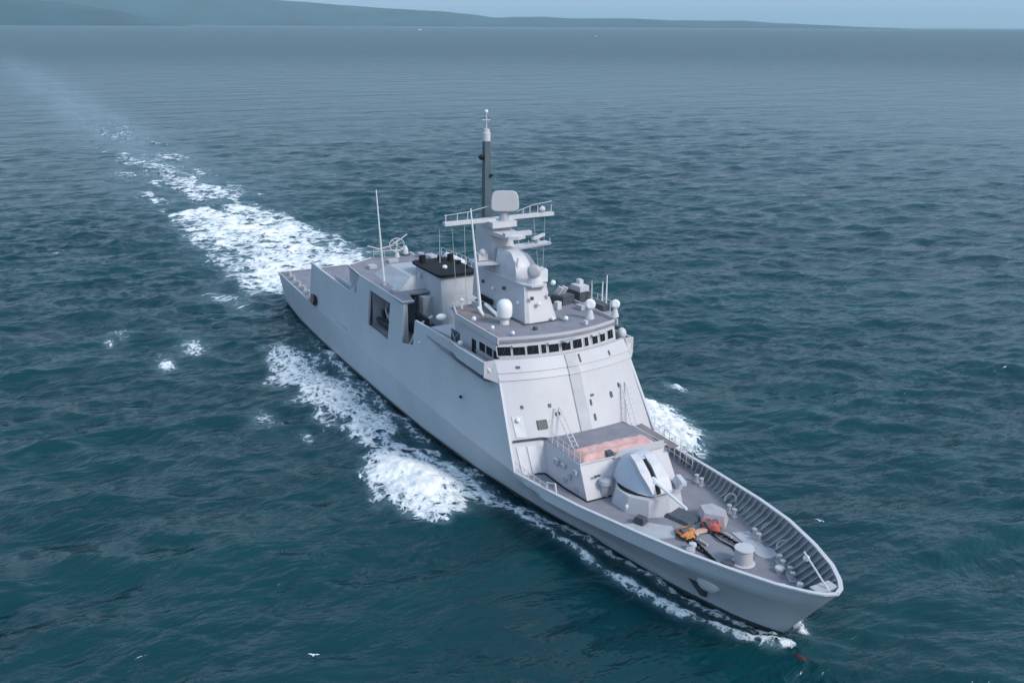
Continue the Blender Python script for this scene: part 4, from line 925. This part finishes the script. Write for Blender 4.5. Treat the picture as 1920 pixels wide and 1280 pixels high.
# anchor bolster on both bows, its shadow painted as a dark plate below
for side in (-1, 1):
    a = Vector(section(-2.0, side, .5)); n = Vector((.35, side*.9, -.25)).normalized()
    q = n.to_track_quat('Z', 'Y').to_matrix(); c_ = Vector(section(-2.0, side, .5))
    mb = MB(); mb.lathe(c_-n*.25, [(.86, 0), (.84, .3), (.66, .5), (.3, .58), (.02, .6)], 18, n, 1.0, .62)
    pk = mb.obj('anchor_bolster', 'light', hull, smooth=True)
    mb = MB().loft([[Vector(section(x, side, t))+n*o_ for x, t in ((-3.6, .42), (-2.0, .42), (-1.9, .12), (-2.4, .1))] for o_ in (-.05, .05)]); mb.obj('anchor_shadow_plate', 'dark', hull)
# bulb just under the surface ahead of the stem
MB().ball((2.5, -.75, -.05), .42, sx=1.9, sz=.8).obj('bulbous_bow', 'redlead', S, smooth=True)
MB().ball((-40.2, -6.82, 8.6), .12).obj('side_lamp', 'white', S); MB().ball((-31.5, -6.85, 6.3), .14).obj('scupper', 'black', S)

# ------------------------------------------------------------------ far shore
hillm = paint('far_forest', (.016, .065, .085), .9, .45, 0, .0012)
M['hill'] = hillm
def ridge(name, az0, az1, dist, prof, seed, depth=2500, n=160):
    """prof: (azimuth 0-1, height m)"""
    az = np.linspace(0, 1, n); rows = []
    hh = np.interp(az, [p[0] for p in prof], [p[1] for p in prof]); env = np.clip(hh/60, 0, 1)
    hh = hh+env*40*(fbm(az*14, az*0, 4, seed)-.5)+env*14*(fbm(az*80, az*0, 3, seed+2)-.5); hh = np.clip(hh, 0, None)
    for k, (f, dd) in enumerate(((-.01, 0), (.1, .02), (.35, .2), (.7, .5), (1.0, .8), (.8, 1.1), (0, 1.5))):
        a = np.radians(az0+(az1-az0)*az); D_ = dist+depth*dd
        jit = 60*(fbm(az*30, az*0+k, 3, seed+k)-.5) if 0 < k < 6 else 0
        rows.append(np.stack([CAM.x+D_*np.cos(a)+jit, CAM.y+D_*np.sin(a), hh*f*(D_/(dist+depth*.8) if f > 0 else 1)+(0 if k else -3)], -1))
    G = np.stack(rows, 0); o = gridmesh(name, G[..., 0], G[..., 1], G[..., 2], 'hill'); o['kind'] = 'structure'; return o
def azpx(px):   # compass direction of a column of the view, in degrees
    d = -B_ + R_*((px-960)/1825) + U_*(588/1825); return math.degrees(math.atan2(d.y, d.x)) % 360
def rdg(name, p, dist, seed, depth=2500):
    # p: list of (pixel column, height metres) turned into bearings
    a0, a1 = azpx(p[0][0]), azpx(p[-1][0])
    return ridge(name, a0, a1, dist, [((azpx(x)-a0)/(a1-a0), h) for x, h in p], seed, depth)
rdg('far_hills', [(-900, 700), (-300, 800), (100, 760), (400, 700), (560, 590), (650, 500), (740, 430), (830, 385), (890, 310), (930, 225), (960, 262), (1020, 250), (1060, 215), (1180, 240), (1250, 185), (1400, 178), (1460, 122), (1580, 50), (1690, 15), (1700, 0)], 25000, 3)
rdg('headland', [(-900, 380), (-200, 480), (40, 430), (170, 300), (240, 190), (290, 120), (340, 30), (360, 0)], 17000, 7, 1500)

# ------------------------------------------------------------------ haze
hz = MB().box((-20000, 10000, 448), (90000, 90000, 900)).obj('haze', 'white'); hz['kind'] = 'stuff'; hz['label'] = 'pale blue sea haze'
hm = bpy.data.materials.new('haze'); hm.use_nodes = True; t = hm.node_tree; t.nodes.clear()
out = t.nodes.new('ShaderNodeOutputMaterial'); pv = t.nodes.new('ShaderNodeVolumePrincipled')
pv.inputs['Color'].default_value = (.62, .88, 1.0, 1); pv.inputs['Density'].default_value = .000022; pv.inputs['Anisotropy'].default_value = 0
t.links.new(pv.outputs[0], out.inputs['Volume']); hz.data.materials.clear(); hz.data.materials.append(hm)
hz.visible_shadow = True

# ------------------------------------------------------------------ far boats and gulls
def far_boat(loc, rz, k, label):
    b = empty('motor_boat', loc, label, 'boat'); b.rotation_euler = (0, 0, rz); b.scale = (k, k, k)
    MB().loft([[(-5, -1.6, 0), (-5, -1.7, 1.4), (-5, 1.7, 1.4), (-5, 1.6, 0)], [(2, -1.5, 0), (2, -1.7, 1.6), (2, 1.7, 1.6), (2, 1.5, 0)], [(6, -.1, .3), (6.5, -.1, 2), (6.5, .1, 2), (6, .1, .3)]]).obj('hull', 'white', b)
    MB().box((-1, 0, 2.4), (4, 2.4, 1.8), 0, .8).obj('cabin', 'white', b)
def ground(px, py):
    d = -B_*1825 + R_*(px-960) + U_*(640-py); k = -CAM.z/d.z; p = CAM+d*k; return p
p = ground(787, 57); far_boat((p.x, p.y, 0), 1.2, 2.2, 'tiny white boat far off below the hazy shore')
p = ground(1118, 69); far_boat((p.x, p.y, 0), .4, 1.1, 'small white boat on open water right of the mast')
def gull(px, py, z, rz, label, k=1.0):
    g0 = ground(px, py); d = (CAM-g0).normalized(); g = g0+d*(z/d.z)
    b = empty('gull', g, label, 'gull', 'gulls over the water near the ship'); b.rotation_euler = (0, 0, rz); b.scale = (k, k, k)
    MB().ball((0, 0, 0), .1, sx=2.3, n=10, m=6).ball((.27, 0, .04), .06, n=8, m=5).obj('body', 'white', b, smooth=True)
    for s in (-1, 1):
        MB().loft([[(.1, s*.05, .03), (-.08, s*.05, .03), (-.08, s*.05, .0), (.1, s*.05, .0)], [(.14, s*.35, .16), (-.04, s*.35, .16), (-.04, s*.35, .14), (.14, s*.35, .14)], [(-.02, s*.7, .08), (-.1, s*.7, .08), (-.1, s*.7, .07), (-.02, s*.7, .07)]]).obj('wing', 'white', b)
gull(105, 475, .5, .3, 'white gull low over the sea left of the wake', .9)
gull(675, 893, .5, 1.3, 'white gull beside the bow wave of the ship', .7)
gull(588, 1227, .4, -.6, 'white gull over dark water near the bottom edge', .5)
gull(1537, 976, .4, 2.0, 'small white gull over the water right of the bow', .5)
